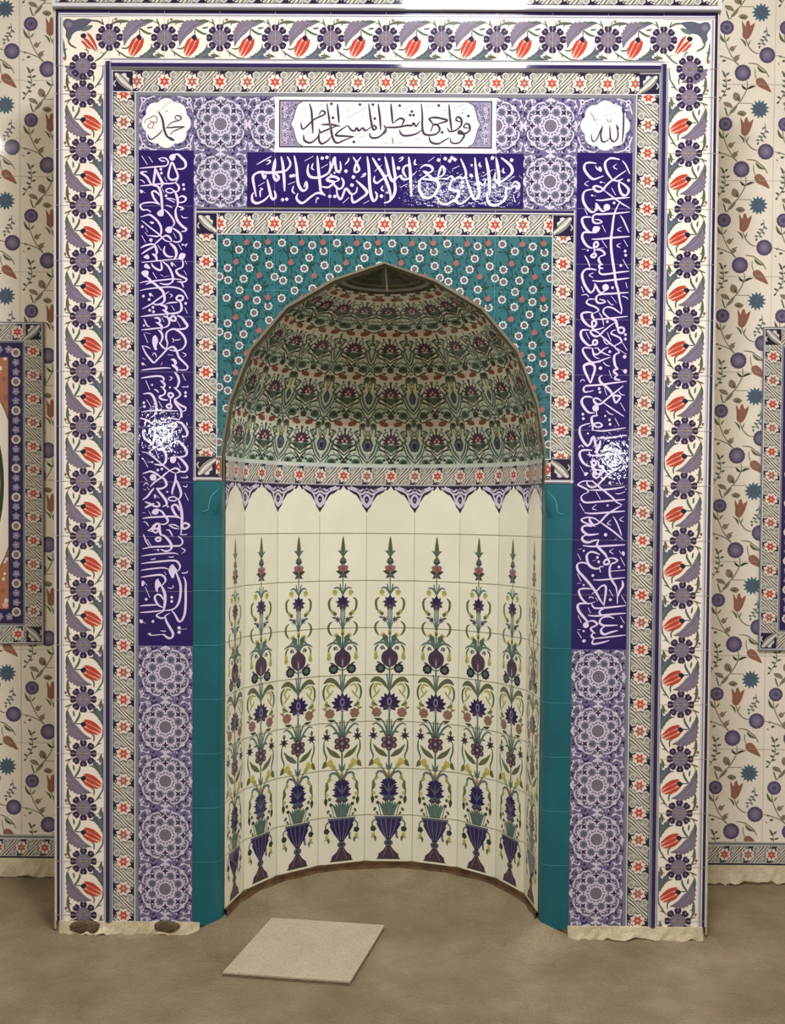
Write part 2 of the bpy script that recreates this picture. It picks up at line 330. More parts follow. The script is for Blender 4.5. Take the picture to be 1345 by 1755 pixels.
TEXT = {
'L': """s64 -882,-421 -862,-452
s64 -857,-423 -843,-443
b0 -783,-425 -778,-417 -767,-413 -759,-414 -761,-428 -766,-436 -777,-436
s112 -766,-417 -752,-414 -737,-427 -725,-440 -723,-456 -731,-465 -744,-467 -753,-467
r96 -772,-444 -780,-461 -786,-489 -781,-502 -769,-506 -755,-501 -751,-491 -759,-470
s80 -750,-501 -759,-514 -775,-519 -807,-520 -854,-525 -888,-529
s80 -821,-430 -807,-427 -794,-430 -786,-442 -791,-453 -800,-457 -838,-460 -890,-465
s64 -821,-430 -810,-438 -797,-439
d64 -813,-468
d64 -811,-482
s112 -833,-461 -835,-483 -838,-507 -841,-527
s112 -830,-468 -822,-488 -810,-511 -807,-519 -811,-530 -819,-536
s96 -863,-477 -884,-479 -882,-484 -863,-497 -851,-518 -841,-525
s112 -841,-527 -825,-530 -819,-538 -813,-553 -810,-577 -808,-608 -806,-628
b0 -803,-611 -803,-633 -813,-638 -822,-635 -827,-627 -819,-617 -810,-613
s96 -817,-595 -835,-577 -844,-557 -844,-549 -835,-547 -822,-556 -819,-563
s80 -816,-595 -838,-588 -857,-588 -877,-591 -887,-597 -885,-608 -876,-615 -863,-614 -849,-622
s48 -890,-507 -882,-508 -871,-518
b0 -888,-541 -877,-547 -882,-555 -888,-551
s48 -879,-547 -871,-554
s48 -800,-497 -791,-513
s48 -810,-536 -800,-552
d64 -794,-563
d64 -731,-523
d64 -729,-539
s96 -759,-517 -748,-529 -748,-542 -756,-548 -764,-547
r64 -794,-542 -780,-537 -766,-544 -769,-550 -780,-553 -791,-550
s112 -762,-548 -755,-565 -751,-584 -753,-601
s96 -750,-572 -737,-564 -723,-570 -725,-581 -737,-587 -748,-587
s48 -795,-572 -775,-573 -758,-579
s48 -795,-572 -778,-580 -762,-587
s80 -750,-601 -731,-609 -743,-615
s112 -753,-601 -759,-615 -758,-636 -751,-654 -734,-673 -721,-682 -723,-689 -737,-692
s48 -739,-634 -731,-642 -715,-642
s48 -795,-597 -784,-600 -772,-606
s96 -885,-640 -869,-635 -854,-632 -838,-642 -822,-658 -813,-675 -811,-694 -816,-705 -828,-710 -844,-708 -857,-707
s80 -800,-613 -788,-623 -772,-642 -764,-659 -767,-670 -778,-678
s64 -882,-653 -854,-676 -825,-698 -809,-712 -797,-724 -778,-729 -772,-722
s96 -809,-715 -797,-707 -784,-710 -773,-724
s96 -806,-713 -822,-726 -835,-738
s112 -885,-751 -869,-743 -847,-738 -835,-742
s112 -882,-773 -866,-762 -847,-751 -835,-746
s112 -835,-740 -830,-754 -827,-767 -830,-776
s112 -843,-773 -831,-782 -827,-798
b0 -876,-786 -863,-775 -855,-782 -857,-792
s64 -882,-804 -854,-801 -806,-796 -759,-791 -737,-791
d64 -880,-675
d80 -849,-723
s48 -869,-679 -860,-695
s48 -871,-695 -858,-710
s64 -882,-707 -868,-732
b0 -854,-657 -841,-657 -838,-663 -847,-665
s64 -824,-741 -811,-760
b0 -797,-688 -791,-677 -778,-674 -772,-683 -775,-696 -787,-697
s96 -772,-679 -756,-688 -743,-700 -738,-716 -743,-727 -756,-730 -768,-727
s48 -767,-697 -757,-716
d48 -734,-739
s48 -731,-739 -724,-741 -718,-736 -723,-747
s64 -748,-738 -737,-758
s128 -779,-735 -765,-747 -757,-763 -757,-779 -765,-793
s96 -798,-746 -802,-763 -794,-777 -781,-783 -768,-782
b0 -748,-791 -745,-775 -737,-769 -724,-772 -724,-782 -732,-793
s96 -737,-791 -732,-803 -734,-819 -749,-827 -757,-833 -749,-847 -730,-857 -719,-864 -724,-872 -737,-874 -752,-873
s48 -724,-797 -718,-810
s48 -729,-832 -718,-850
s64 -741,-871 -737,-877 -729,-893
b0 -778,-805 -768,-804 -767,-813 -771,-819
s48 -765,-808 -757,-819
s96 -813,-801 -809,-820 -812,-831 -825,-829 -841,-818 -846,-807
b0 -869,-809 -860,-811 -850,-826 -863,-826 -874,-820
s96 -806,-801 -787,-816 -775,-837 -768,-860 -771,-873 -784,-882 -803,-882 -816,-879
s48 -814,-848 -805,-852
s32 -803,-856 -782,-852
s64 -842,-840 -828,-862
b0 -884,-842 -876,-834 -860,-834 -857,-845 -863,-856 -872,-856
s96 -866,-854 -853,-865 -847,-873
s80 -888,-878 -869,-873 -850,-872 -806,-867 -767,-863 -737,-866
s112 -866,-883 -847,-876 -835,-881 -819,-895 -806,-907 -800,-926 -800,-943 -812,-953 -828,-956 -841,-953
s80 -888,-906 -863,-900 -822,-895 -782,-892 -751,-896 -733,-905 -724,-916 -714,-935
s96 -784,-909 -803,-922 -825,-938 -847,-954 -866,-965 -879,-971
d64 -876,-926
b0 -857,-916 -847,-915 -846,-924 -852,-927
s48 -846,-919 -839,-927
d64 -855,-938
s48 -781,-916 -771,-923 -779,-931
r96 -755,-930 -746,-923 -733,-926 -733,-937 -744,-941 -754,-937
s112 -746,-941 -738,-956 -738,-975 -749,-984 -768,-988 -787,-988
s80 -793,-953 -778,-949 -752,-947
d64 -722,-951
s64 -773,-960 -763,-977
s64 -725,-967 -716,-987
d64 -841,-966
d64 -853,-977
d64 -839,-982
s80 -883,-1000 -853,-995 -806,-991 -784,-988
s112 -814,-958 -800,-960 -792,-967 -797,-977 -806,-975
s112 -803,-975 -787,-988 -790,-997
s96 -803,-997 -787,-1004 -781,-1019 -787,-1033 -803,-1040
r96 -777,-1004 -768,-997 -759,-1003 -759,-1013 -768,-1014 -776,-1010
s112 -752,-995 -736,-1003 -724,-1019 -716,-1031 -722,-1041 -736,-1044 -752,-1044
s64 -874,-1009 -863,-1031 -853,-1037
d48 -874,-1032
s48 -809,-1004 -800,-1018
s96 -836,-1005 -822,-1005 -815,-1015 -822,-1023 -830,-1020
s112 -825,-1021 -809,-1035 -811,-1048
s80 -882,-1048 -853,-1045 -822,-1041 -803,-1040
s96 -822,-1048 -811,-1057 -806,-1073 -811,-1089 -815,-1095
b0 -841,-1073 -834,-1067 -828,-1071 -822,-1085 -825,-1098 -828,-1108 -826,-1119 -834,-1120 -841,-1104 -844,-1089
s80 -818,-1093 -806,-1109 -793,-1118
s48 -869,-1058 -849,-1062
s64 -874,-1061 -860,-1094
s48 -752,-1016 -741,-1036
s96 -792,-1115 -788,-1095 -793,-1079 -792,-1060 -782,-1049 -768,-1044 -755,-1047 -736,-1061 -724,-1079 -722,-1097 -733,-1115 -755,-1123 -780,-1120
s48 -877,-1106 -863,-1109 -850,-1116
s96 -880,-1106 -869,-1130 -850,-1155 -837,-1166 -825,-1155 -806,-1136 -790,-1118 -776,-1110 -765,-1110 -755,-1123 -747,-1145 -733,-1160 -720,-1173 -714,-1184 -723,-1192 -746,-1192
s48 -771,-1077 -765,-1084 -769,-1093
s48 -763,-1084 -746,-1083 -741,-1079
s48 -844,-1141 -837,-1131 -831,-1136 -828,-1147
s48 -733,-1129 -720,-1137 -731,-1145
s48 -787,-1137 -768,-1139
s48 -879,-1150 -869,-1155
b0 -883,-1168 -875,-1167 -874,-1175 -880,-1176
s48 -874,-1170 -867,-1178
s48 -806,-1165 -812,-1176
s80 -882,-1194 -853,-1190 -822,-1187 -796,-1185 -777,-1186
s128 -774,-1155 -765,-1156 -758,-1167 -763,-1175
s128 -771,-1174 -755,-1185 -753,-1196
s112 -761,-1201 -750,-1216 -746,-1235 -752,-1254 -761,-1257
s96 -764,-1256 -747,-1270 -741,-1282 -749,-1292 -761,-1300 -752,-1312 -736,-1322 -722,-1329 -723,-1339 -733,-1342
s64 -734,-1207 -722,-1230
s48 -736,-1254 -723,-1254 -712,-1251
s48 -712,-1249 -714,-1257
d64 -722,-1274
d64 -722,-1287
s96 -883,-1223 -861,-1219 -829,-1215 -809,-1217 -801,-1226 -806,-1234 -814,-1232
s96 -812,-1232 -798,-1245 -802,-1256 -812,-1253
s96 -809,-1254 -796,-1270 -802,-1283 -817,-1289 -809,-1299 -787,-1302
s64 -867,-1231 -852,-1266
d48 -844,-1247
s64 -837,-1264 -828,-1266 -820,-1275
d48 -779,-1256
s48 -780,-1216 -771,-1223 -782,-1231
r96 -785,-1281 -777,-1276 -768,-1281 -769,-1289 -779,-1292
s128 -777,-1290 -777,-1314
r96 -791,-1324 -782,-1317 -774,-1320 -775,-1330 -785,-1331
s96 -764,-1308 -752,-1323 -739,-1339 -737,-1358 -745,-1371
s112 -875,-1280 -853,-1278 -840,-1289 -831,-1313 -828,-1337 -834,-1355 -847,-1365
d64 -874,-1312
d64 -872,-1326
s64 -864,-1301 -848,-1326
s64 -820,-1306 -806,-1330
s80 -882,-1346 -853,-1341 -806,-1340 -750,-1341
s48 -853,-1337 -834,-1330
s80 -888,-1369 -869,-1373 -850,-1384 -834,-1393
s80 -796,-1371 -774,-1368 -745,-1374
r96 -774,-1391 -764,-1385 -755,-1390 -756,-1399 -767,-1401
s112 -755,-1380 -736,-1386 -723,-1402 -715,-1419 -718,-1432 -732,-1435
s64 -853,-1368 -853,-1381
s96 -878,-1412 -877,-1427 -869,-1443 -850,-1457 -837,-1456
s112 -831,-1418 -837,-1440 -840,-1459 -856,-1470
s112 -755,-1414 -777,-1424 -796,-1443 -812,-1462 -837,-1478 -856,-1492
s112 -815,-1465 -802,-1481 -793,-1503 -794,-1525 -805,-1538 -818,-1538 -834,-1536
s64 -880,-1491 -862,-1495 -837,-1512 -805,-1538 -780,-1558 -761,-1567 -748,-1566
s64 -831,-1486 -818,-1514
s64 -877,-1514 -859,-1547
s48 -862,-1528 -847,-1528
d48 -843,-1528
s112 -783,-1465 -767,-1457 -751,-1450 -736,-1461 -720,-1480 -717,-1496 -724,-1505 -742,-1509 -755,-1507
b0 -778,-1518 -774,-1509 -758,-1506 -756,-1521 -764,-1531 -775,-1529
s112 -751,-1509 -736,-1518 -718,-1540 -715,-1553 -723,-1562 -742,-1562
s64 -750,-1529 -739,-1548
s96 -780,-1559 -761,-1550 -748,-1553 -743,-1562 -754,-1567
b0 -780,-1480 -774,-1479 -769,-1487 -774,-1493
s48 -767,-1484 -759,-1493
s112 -780,-1559 -796,-1571 -808,-1583 -831,-1598 -850,-1617
d64 -823,-1557
d64 -808,-1553
s96 -877,-1570 -862,-1565 -850,-1562 -831,-1569 -812,-1582
c128 -840,-1584
s112 -808,-1582 -796,-1594 -791,-1610 -799,-1620 -815,-1625 -827,-1623
s64 -875,-1581 -862,-1595
s48 -875,-1614 -866,-1604 -856,-1611
s48 -875,-1627 -865,-1630
s48 -862,-1620 -853,-1630
s112 -837,-1623 -850,-1639 -862,-1655 -877,-1665
s112 -827,-1625 -815,-1639 -802,-1655 -792,-1670 -791,-1683 -805,-1690
b0 -837,-1649 -831,-1645 -829,-1655 -834,-1661
s48 -827,-1650 -818,-1660
s112 -758,-1572 -758,-1594 -764,-1613 -770,-1635 -769,-1645
s112 -754,-1594 -745,-1616 -738,-1638 -740,-1654 -748,-1664
r64 -783,-1659 -767,-1654 -754,-1659 -757,-1667 -770,-1669 -781,-1666
s48 -739,-1583 -723,-1584 -713,-1583 -720,-1576
s48 -731,-1614 -718,-1618 -716,-1610
s64 -724,-1640 -711,-1667
d48 -788,-1636
s128 -748,-1661 -743,-1680
s128 -745,-1666 -738,-1694 -734,-1723 -735,-1751 -738,-1770
s112 -741,-1732 -757,-1720 -769,-1698 -770,-1688 -761,-1683 -751,-1688 -745,-1704
s96 -869,-1673 -853,-1679 -834,-1689 -818,-1689 -818,-1679 -827,-1673
s128 -837,-1679 -853,-1686 -869,-1695
d48 -786,-1690
b0 -845,-1711 -837,-1700 -821,-1698 -821,-1714 -830,-1720 -842,-1717
s96 -824,-1701 -808,-1708 -796,-1725 -786,-1739 -789,-1750 -802,-1755 -813,-1754
s96 -878,-1734 -853,-1730 -805,-1727 -765,-1726 -741,-1732
s48 -857,-1706 -846,-1724
s48 -878,-1713 -869,-1714
s48 -875,-1746 -865,-1749 -856,-1762
r80 -830,-1757 -818,-1754 -821,-1768 -835,-1771
r80 -843,-1776 -830,-1771 -821,-1777 -830,-1786
s96 -859,-1778 -846,-1771 -837,-1759 -827,-1752 -816,-1752
s112 -816,-1755 -816,-1774 -811,-1796
s80 -859,-1778 -843,-1782
r96 -830,-1809 -821,-1803 -813,-1806 -814,-1814 -824,-1816
s112 -808,-1793 -795,-1800 -779,-1818 -772,-1834 -776,-1847 -792,-1853 -811,-1847
s64 -783,-1757 -764,-1756 -745,-1764
s64 -783,-1757 -764,-1768 -745,-1771
r96 -732,-1755 -719,-1750 -707,-1758 -716,-1767 -729,-1770
s128 -735,-1764 -738,-1793
s96 -735,-1793 -716,-1791
s96 -748,-1798 -735,-1809 -732,-1821 -741,-1832 -760,-1834 -805,-1836 -843,-1838 -878,-1845
s64 -791,-1776 -780,-1777 -768,-1799
s64 -875,-1792 -865,-1819 -854,-1835
s64 -861,-1810 -846,-1835
s80 -881,-1872 -853,-1867 -805,-1862 -765,-1860 -748,-1864
s32 -840,-1847 -821,-1849
d48 -821,-1849
s48 -738,-1840 -722,-1850 -735,-1861
s48 -783,-1874 -767,-1875 -765,-1871
s48 -849,-1883 -833,-1882 -832,-1878
s96 -881,-1899 -853,-1895 -805,-1890 -767,-1887 -751,-1891 -741,-1907 -744,-1920 -754,-1929
s80 -883,-1924 -853,-1919 -805,-1914 -783,-1919
b0 -773,-1903 -767,-1901 -760,-1910 -751,-1923 -760,-1936 -763,-1949 -770,-1952 -776,-1942 -783,-1926 -779,-1911
s96 -883,-1949 -852,-1944 -813,-1940 -798,-1948 -794,-1961 -802,-1973 -811,-1983
b0 -830,-1961 -822,-1954 -816,-1964 -809,-1977 -821,-1989 -822,-2002 -829,-1999 -833,-1980
s112 -757,-1925 -746,-1954 -739,-1979 -739,-2008 -744,-2037 -754,-2056 -770,-2067 -792,-2070
s128 -811,-1977 -800,-1999 -795,-2024 -798,-2056 -803,-2075
s96 -805,-2059 -821,-2050 -832,-2031 -832,-2018 -822,-2012 -811,-2016 -801,-2031
s80 -887,-2055 -862,-2052 -824,-2050
s80 -887,-2079 -852,-2076 -814,-2072 -792,-2070
b0 -881,-1963 -872,-1964 -872,-1977 -881,-1982
s48 -870,-1968 -862,-1980
s64 -868,-1985 -852,-2023
d64 -865,-2030
s48 -786,-1986 -773,-1989 -765,-1983 -768,-1978
d64 -771,-2022
d64 -771,-2037
s112 -727,-1947 -720,-1966 -720,-1992 -720,-2040 -723,-2079 -730,-2100 -738,-2110 -747,-2107 -760,-2084 -770,-2072
s80 -803,-2075 -821,-2083 -827,-2090 -814,-2098 -801,-2098 -792,-2088 -779,-2081
s112 -795,-2091 -792,-2107 -782,-2126 -769,-2148 -766,-2161 -773,-2171 -785,-2171 -798,-2161 -804,-2158
s48 -859,-2155 -848,-2162 -820,-2160 -804,-2158
d48 -851,-2157
b0 -889,-2105 -878,-2106 -878,-2117 -887,-2117
s48 -878,-2111 -868,-2120
d64 -840,-2111
s48 -812,-2145 -795,-2147 -795,-2144
d80 -744,-2134
d80 -744,-2150
s48 -738,-2140 -715,-2137
s64 -735,-1933 -716,-1931 -714,-1925
s48 -797,-1929 -792,-1941""",
'R': """s112 846,-423 824,-419 809,-421 796,-433 795,-449 803,-470 816,-489 822,-497
s112 762,-438 743,-435 727,-437 720,-446 721,-461 734,-480 747,-492 759,-494 775,-488 788,-483
b0 771,-450 781,-452 783,-466 775,-466
s64 760,-447 767,-458 778,-464
s48 837,-439 825,-450 839,-459
s64 857,-428 869,-442 878,-461 885,-475
s112 869,-464 847,-479 828,-494 813,-504 797,-520 788,-533 773,-539 760,-534 754,-522 763,-519 779,-523 794,-534
s64 794,-536 817,-553 836,-567 858,-582 885,-597
s48 738,-500 722,-511 735,-519
s48 778,-503 796,-508
d48 780,-505
s80 825,-498 841,-500 860,-493
s112 846,-498 846,-520 853,-542 864,-552 876,-548 881,-532 869,-517 850,-504
d64 880,-498
s64 819,-525 834,-551
s112 751,-531 735,-533 722,-539 716,-555 718,-574 729,-595 745,-611 758,-611 764,-598 767,-586
b0 761,-580 770,-583 775,-598 764,-608
s96 770,-586 780,-604 792,-609 805,-601
c128 803,-595
s48 745,-553 763,-555
d48 749,-553
s96 764,-569 785,-570 826,-564 884,-559
d64 829,-579
s112 851,-574 838,-598 830,-621 826,-646 823,-677 820,-701 820,-738 826,-785 833,-825 839,-866 848,-897 854,-933 861,-960 860,-977
s96 885,-611 842,-616 780,-620 764,-620 753,-629 755,-648 771,-653 785,-649 783,-645 774,-640 761,-639
s64 723,-602 733,-622
s64 852,-624 862,-638 871,-657 884,-685
s112 745,-631 730,-630 717,-633 714,-645 721,-664 733,-678 746,-687
b0 755,-666 768,-663 779,-667 777,-678 765,-688 752,-686
s112 756,-686 734,-685 721,-686 715,-697 718,-713 731,-732 747,-741 756,-741
s64 787,-659 799,-684
s48 857,-665 843,-675 856,-682
s96 750,-710 781,-709 828,-704 886,-699
s64 787,-714 805,-740
s64 866,-712 880,-735
s48 855,-723 841,-732 853,-740
d64 871,-752
d64 873,-767
r96 759,-725 768,-720 773,-728 769,-736 759,-738
s128 759,-736 760,-759
r96 749,-769 760,-761 766,-767 760,-775 750,-774
s96 763,-748 781,-748 794,-756 797,-765 785,-770 777,-775
s112 777,-775 776,-787 785,-798
s96 791,-800 779,-803 779,-812 792,-815
s96 781,-814 778,-828 789,-836 814,-834 845,-829 886,-824
s48 769,-744 794,-740
s48 714,-747 728,-746
d48 736,-750
s64 725,-769 738,-792 744,-811
d64 856,-804
s64 863,-782 883,-815
s112 767,-820 748,-817 729,-819 718,-832 717,-847 725,-872 739,-894 749,-902 760,-891 764,-873
s96 762,-869 770,-884 777,-897 786,-903 802,-894
c128 802,-883
s48 757,-831 742,-839 756,-848
s96 754,-859 783,-861 830,-856 886,-849
d64 827,-884
s64 875,-865 880,-884
s64 714,-880 723,-902
s96 884,-901 830,-905 786,-908 771,-915 768,-927 774,-938 787,-940 801,-936 793,-929 780,-926
s80 762,-926 743,-926 733,-937 743,-946 765,-954 778,-965 768,-973 756,-977
s112 756,-976 754,-987 762,-998
s80 762,-998 784,-998 831,-993 882,-987
s48 823,-914 842,-939
s48 809,-929 821,-943 832,-946
s48 862,-914 878,-919 883,-926
s48 714,-912 733,-909 741,-918
s112 753,-974 734,-973 718,-978 717,-990 725,-1006 741,-1021 756,-1027
r96 755,-1007 766,-1004 770,-1013 764,-1024 756,-1023
s80 753,-1028 763,-1035 779,-1034 797,-1027
s48 779,-974 791,-993 797,-1021
d64 810,-1007
s80 858,-977 844,-967 828,-957 809,-954 797,-961 795,-974 806,-986 822,-997
s128 822,-996 839,-1002 844,-1017 849,-1033
r96 849,-1033 860,-1027 871,-1033 867,-1046 854,-1046
s96 835,-1011 813,-1027 794,-1043 785,-1054 773,-1060 760,-1057 750,-1046 753,-1038 766,-1040 785,-1052
s80 785,-1056 804,-1071 823,-1087 839,-1099
s112 744,-1037 728,-1037 717,-1040 714,-1053 719,-1069 732,-1084 745,-1093 760,-1090
r96 759,-1079 766,-1073 774,-1079 770,-1089 760,-1089
s64 733,-1046 746,-1071
s64 810,-1046 823,-1076
d64 876,-1053
d64 876,-1069
s80 841,-1036 829,-1040 824,-1049 835,-1055 854,-1064 862,-1077 852,-1086 839,-1093 841,-1105
s64 864,-1080 883,-1110
s64 845,-1102 880,-1124
d80 874,-1133
s112 841,-1102 855,-1116
s112 855,-1119 843,-1123 836,-1134 837,-1151 842,-1168 851,-1177
s48 795,-1071 807,-1087 817,-1087
s96 754,-1103 732,-1101 723,-1105 723,-1116 733,-1134 745,-1147 758,-1155 780,-1150 802,-1142 822,-1135
s96 757,-1103 761,-1122 773,-1125 786,-1117 798,-1106 814,-1099
s64 764,-1103 776,-1103 786,-1114 805,-1124 821,-1129
d64 820,-1115
s48 758,-1125 770,-1137 783,-1140
s112 786,-1152 761,-1154 739,-1158 727,-1166 730,-1184 740,-1206 751,-1229
s112 733,-1166 749,-1160 764,-1166 766,-1183 759,-1205 753,-1227
s48 796,-1152 808,-1164 821,-1167
d80 787,-1175
s64 818,-1183 828,-1210
s112 851,-1178 839,-1180 837,-1189 850,-1198
s96 850,-1200 842,-1205 841,-1214 859,-1217
b0 873,-1178 883,-1181 880,-1194 872,-1190
s48 865,-1179 872,-1189
s48 715,-1225 718,-1218 727,-1218 730,-1223
s96 882,-1222 834,-1228 787,-1235 749,-1238 734,-1240 726,-1250 731,-1261 747,-1260 762,-1256
s112 793,-1202 784,-1208 787,-1224 806,-1240 822,-1255 832,-1271 838,-1283
s112 869,-1239 847,-1257 826,-1274 807,-1290 794,-1301 782,-1306 769,-1301 764,-1287 775,-1284 791,-1293
s64 797,-1298 826,-1318 851,-1334 874,-1349
r96 835,-1276 848,-1274 860,-1278 854,-1290 843,-1299
d64 783,-1249
d64 786,-1262
s64 802,-1247 811,-1273
s48 854,-1258 863,-1269 876,-1272
s112 759,-1282 744,-1278 728,-1281 720,-1294 724,-1309 735,-1325 747,-1336 766,-1337
c128 771,-1320
s112 773,-1328 776,-1347
s112 778,-1347 760,-1350 757,-1363 761,-1380 761,-1400
r80 767,-1377 783,-1373 795,-1380 792,-1386 780,-1389 770,-1385
d64 725,-1342
d64 727,-1358
s48 810,-1328 823,-1340 836,-1343
d48 806,-1348
d64 822,-1362
d64 824,-1378
s64 842,-1356 857,-1384
s64 861,-1300 878,-1329
s112 751,-1375 735,-1379 717,-1388 714,-1407 720,-1427 733,-1448 744,-1456 754,-1445 760,-1427 766,-1426 772,-1449 778,-1474 778,-1501
s80 764,-1400 805,-1402 881,-1390
s112 790,-1437 787,-1459 779,-1478
s96 777,-1428 821,-1427 884,-1417
s96 743,-1489 775,-1492 822,-1487 888,-1482
d48 744,-1412
s48 711,-1464 714,-1458 724,-1456 728,-1463
s112 759,-1473 740,-1472 721,-1475 715,-1488 721,-1507 734,-1523 753,-1532
r112 758,-1516 765,-1511 775,-1514 773,-1524 766,-1529
s128 759,-1526 769,-1544 766,-1557 766,-1570
r80 775,-1544 794,-1547 788,-1558 775,-1557
r80 769,-1565 779,-1558 788,-1565 776,-1574
s80 788,-1551 807,-1546 794,-1560
s48 717,-1531 731,-1554
b0 733,-1554 747,-1554 741,-1565 733,-1565
s48 811,-1512 822,-1530 835,-1531
s64 865,-1503 884,-1548
s112 867,-1529 845,-1544 820,-1560 801,-1579 785,-1596 770,-1606 754,-1606 744,-1597 743,-1587
s80 743,-1587 760,-1585 776,-1596 795,-1612 817,-1629 840,-1648 852,-1661 871,-1670
s80 750,-1584 728,-1586 711,-1597 722,-1605 741,-1614 749,-1623 735,-1631
s96 735,-1630 723,-1641 726,-1655 742,-1663 792,-1659 881,-1651
s96 754,-1617 792,-1617 839,-1612 879,-1605
s64 851,-1566 866,-1597
s64 776,-1623 792,-1650
s48 846,-1629 862,-1630 882,-1622
d64 826,-1591
s64 717,-1667 733,-1694
s48 778,-1670 764,-1684 779,-1690
d48 819,-1673
s96 736,-1700 761,-1703 824,-1698 881,-1693
s112 868,-1674 846,-1687 824,-1701 809,-1715 793,-1733 778,-1742 762,-1743
s80 790,-1733 774,-1722 755,-1717 736,-1719 724,-1725 730,-1733 746,-1740 775,-1750
s112 755,-1720 755,-1730 768,-1746
s80 793,-1734 819,-1752 844,-1770 876,-1797
s48 833,-1725 819,-1739 833,-1745
s48 878,-1713 864,-1724 877,-1732
s64 840,-1713 853,-1735 865,-1764 871,-1783
s112 762,-1750 743,-1747 730,-1751 727,-1762 737,-1774 753,-1781 787,-1777
s112 746,-1779 731,-1787 728,-1797 737,-1806 753,-1808 772,-1801 788,-1799
d80 813,-1780
s48 845,-1799 854,-1792
s96 731,-1820 763,-1823 810,-1821 883,-1816
s112 788,-1801 782,-1818 795,-1834 811,-1850 820,-1866
r96 808,-1880 817,-1870 827,-1875 824,-1886 811,-1888
s96 823,-1866 842,-1865 857,-1873 849,-1881 836,-1886 830,-1900 830,-1926 839,-1948 853,-1970 857,-1994
s48 842,-1831 829,-1840 842,-1850
s48 863,-1838 871,-1849
b0 874,-1840 883,-1843 882,-1856 874,-1852
s64 868,-1862 884,-1892
d64 863,-1897
s48 715,-1833 726,-1833
d48 734,-1839
s64 712,-1851 724,-1873
s112 792,-1852 772,-1844 757,-1844 746,-1854 746,-1869 752,-1888 767,-1901 786,-1904 795,-1897 806,-1896
s96 792,-1901 796,-1916
d64 784,-1863
d64 789,-1879
s48 767,-1876 779,-1872
s112 748,-1888 732,-1882 716,-1885 710,-1895 716,-1914 736,-1936 758,-1961 768,-1974 781,-1991 794,-2015 808,-2035
s80 833,-1913 884,-1908
s66 712,-1924 726,-1951
d66 768,-1929
s50 712,-1959 724,-1957
d50 735,-1964
s83 770,-1945 799,-1945 848,-1940 884,-1936
s116 859,-1997 859,-2030
s116 876,-1948 878,-1967 868,-1984 859,-2007
s99 767,-1995 783,-1985 796,-1971 808,-1965 816,-1971 816,-1991 813,-2014 810,-2039
s66 829,-1981 842,-2004
d66 833,-2017
s66 874,-2004 890,-2030
s99 764,-1978 744,-1977 724,-1979 718,-1988 725,-2008 738,-2024 754,-2034
s116 758,-2032 735,-2031 718,-2034 714,-2046 722,-2064 735,-2080 749,-2097 752,-2110
c116 745,-2111
s50 756,-2014 757,-2008 767,-2009 772,-2013
s50 779,-2009 787,-2022
s83 758,-2031 777,-2026
s99 764,-2031 771,-2044 784,-2049 833,-2045 889,-2038
s99 810,-2050 797,-2057 794,-2067 804,-2073
s99 753,-2075 784,-2077 833,-2071 889,-2066
s66 753,-2047 761,-2067
s66 716,-2077 729,-2102
s66 871,-2079 885,-2102
d66 875,-2115
s99 847,-2086 830,-2079 811,-2081 798,-2090 796,-2103 808,-2111 824,-2112 860,-2110
s116 814,-2114 801,-2126 803,-2139 815,-2144 834,-2137 860,-2130
s99 752,-2098 771,-2095 786,-2106 778,-2114 765,-2120 765,-2129 779,-2141
s99 772,-2139 766,-2151 779,-2162
s99 774,-2161 769,-2175 776,-2180 802,-2175 830,-2167
s83 779,-2159 802,-2157 890,-2146
s50 714,-2128 726,-2128
d50 737,-2133
s66 715,-2136 730,-2159
b0 731,-2168 739,-2163 746,-2167 738,-2176""",
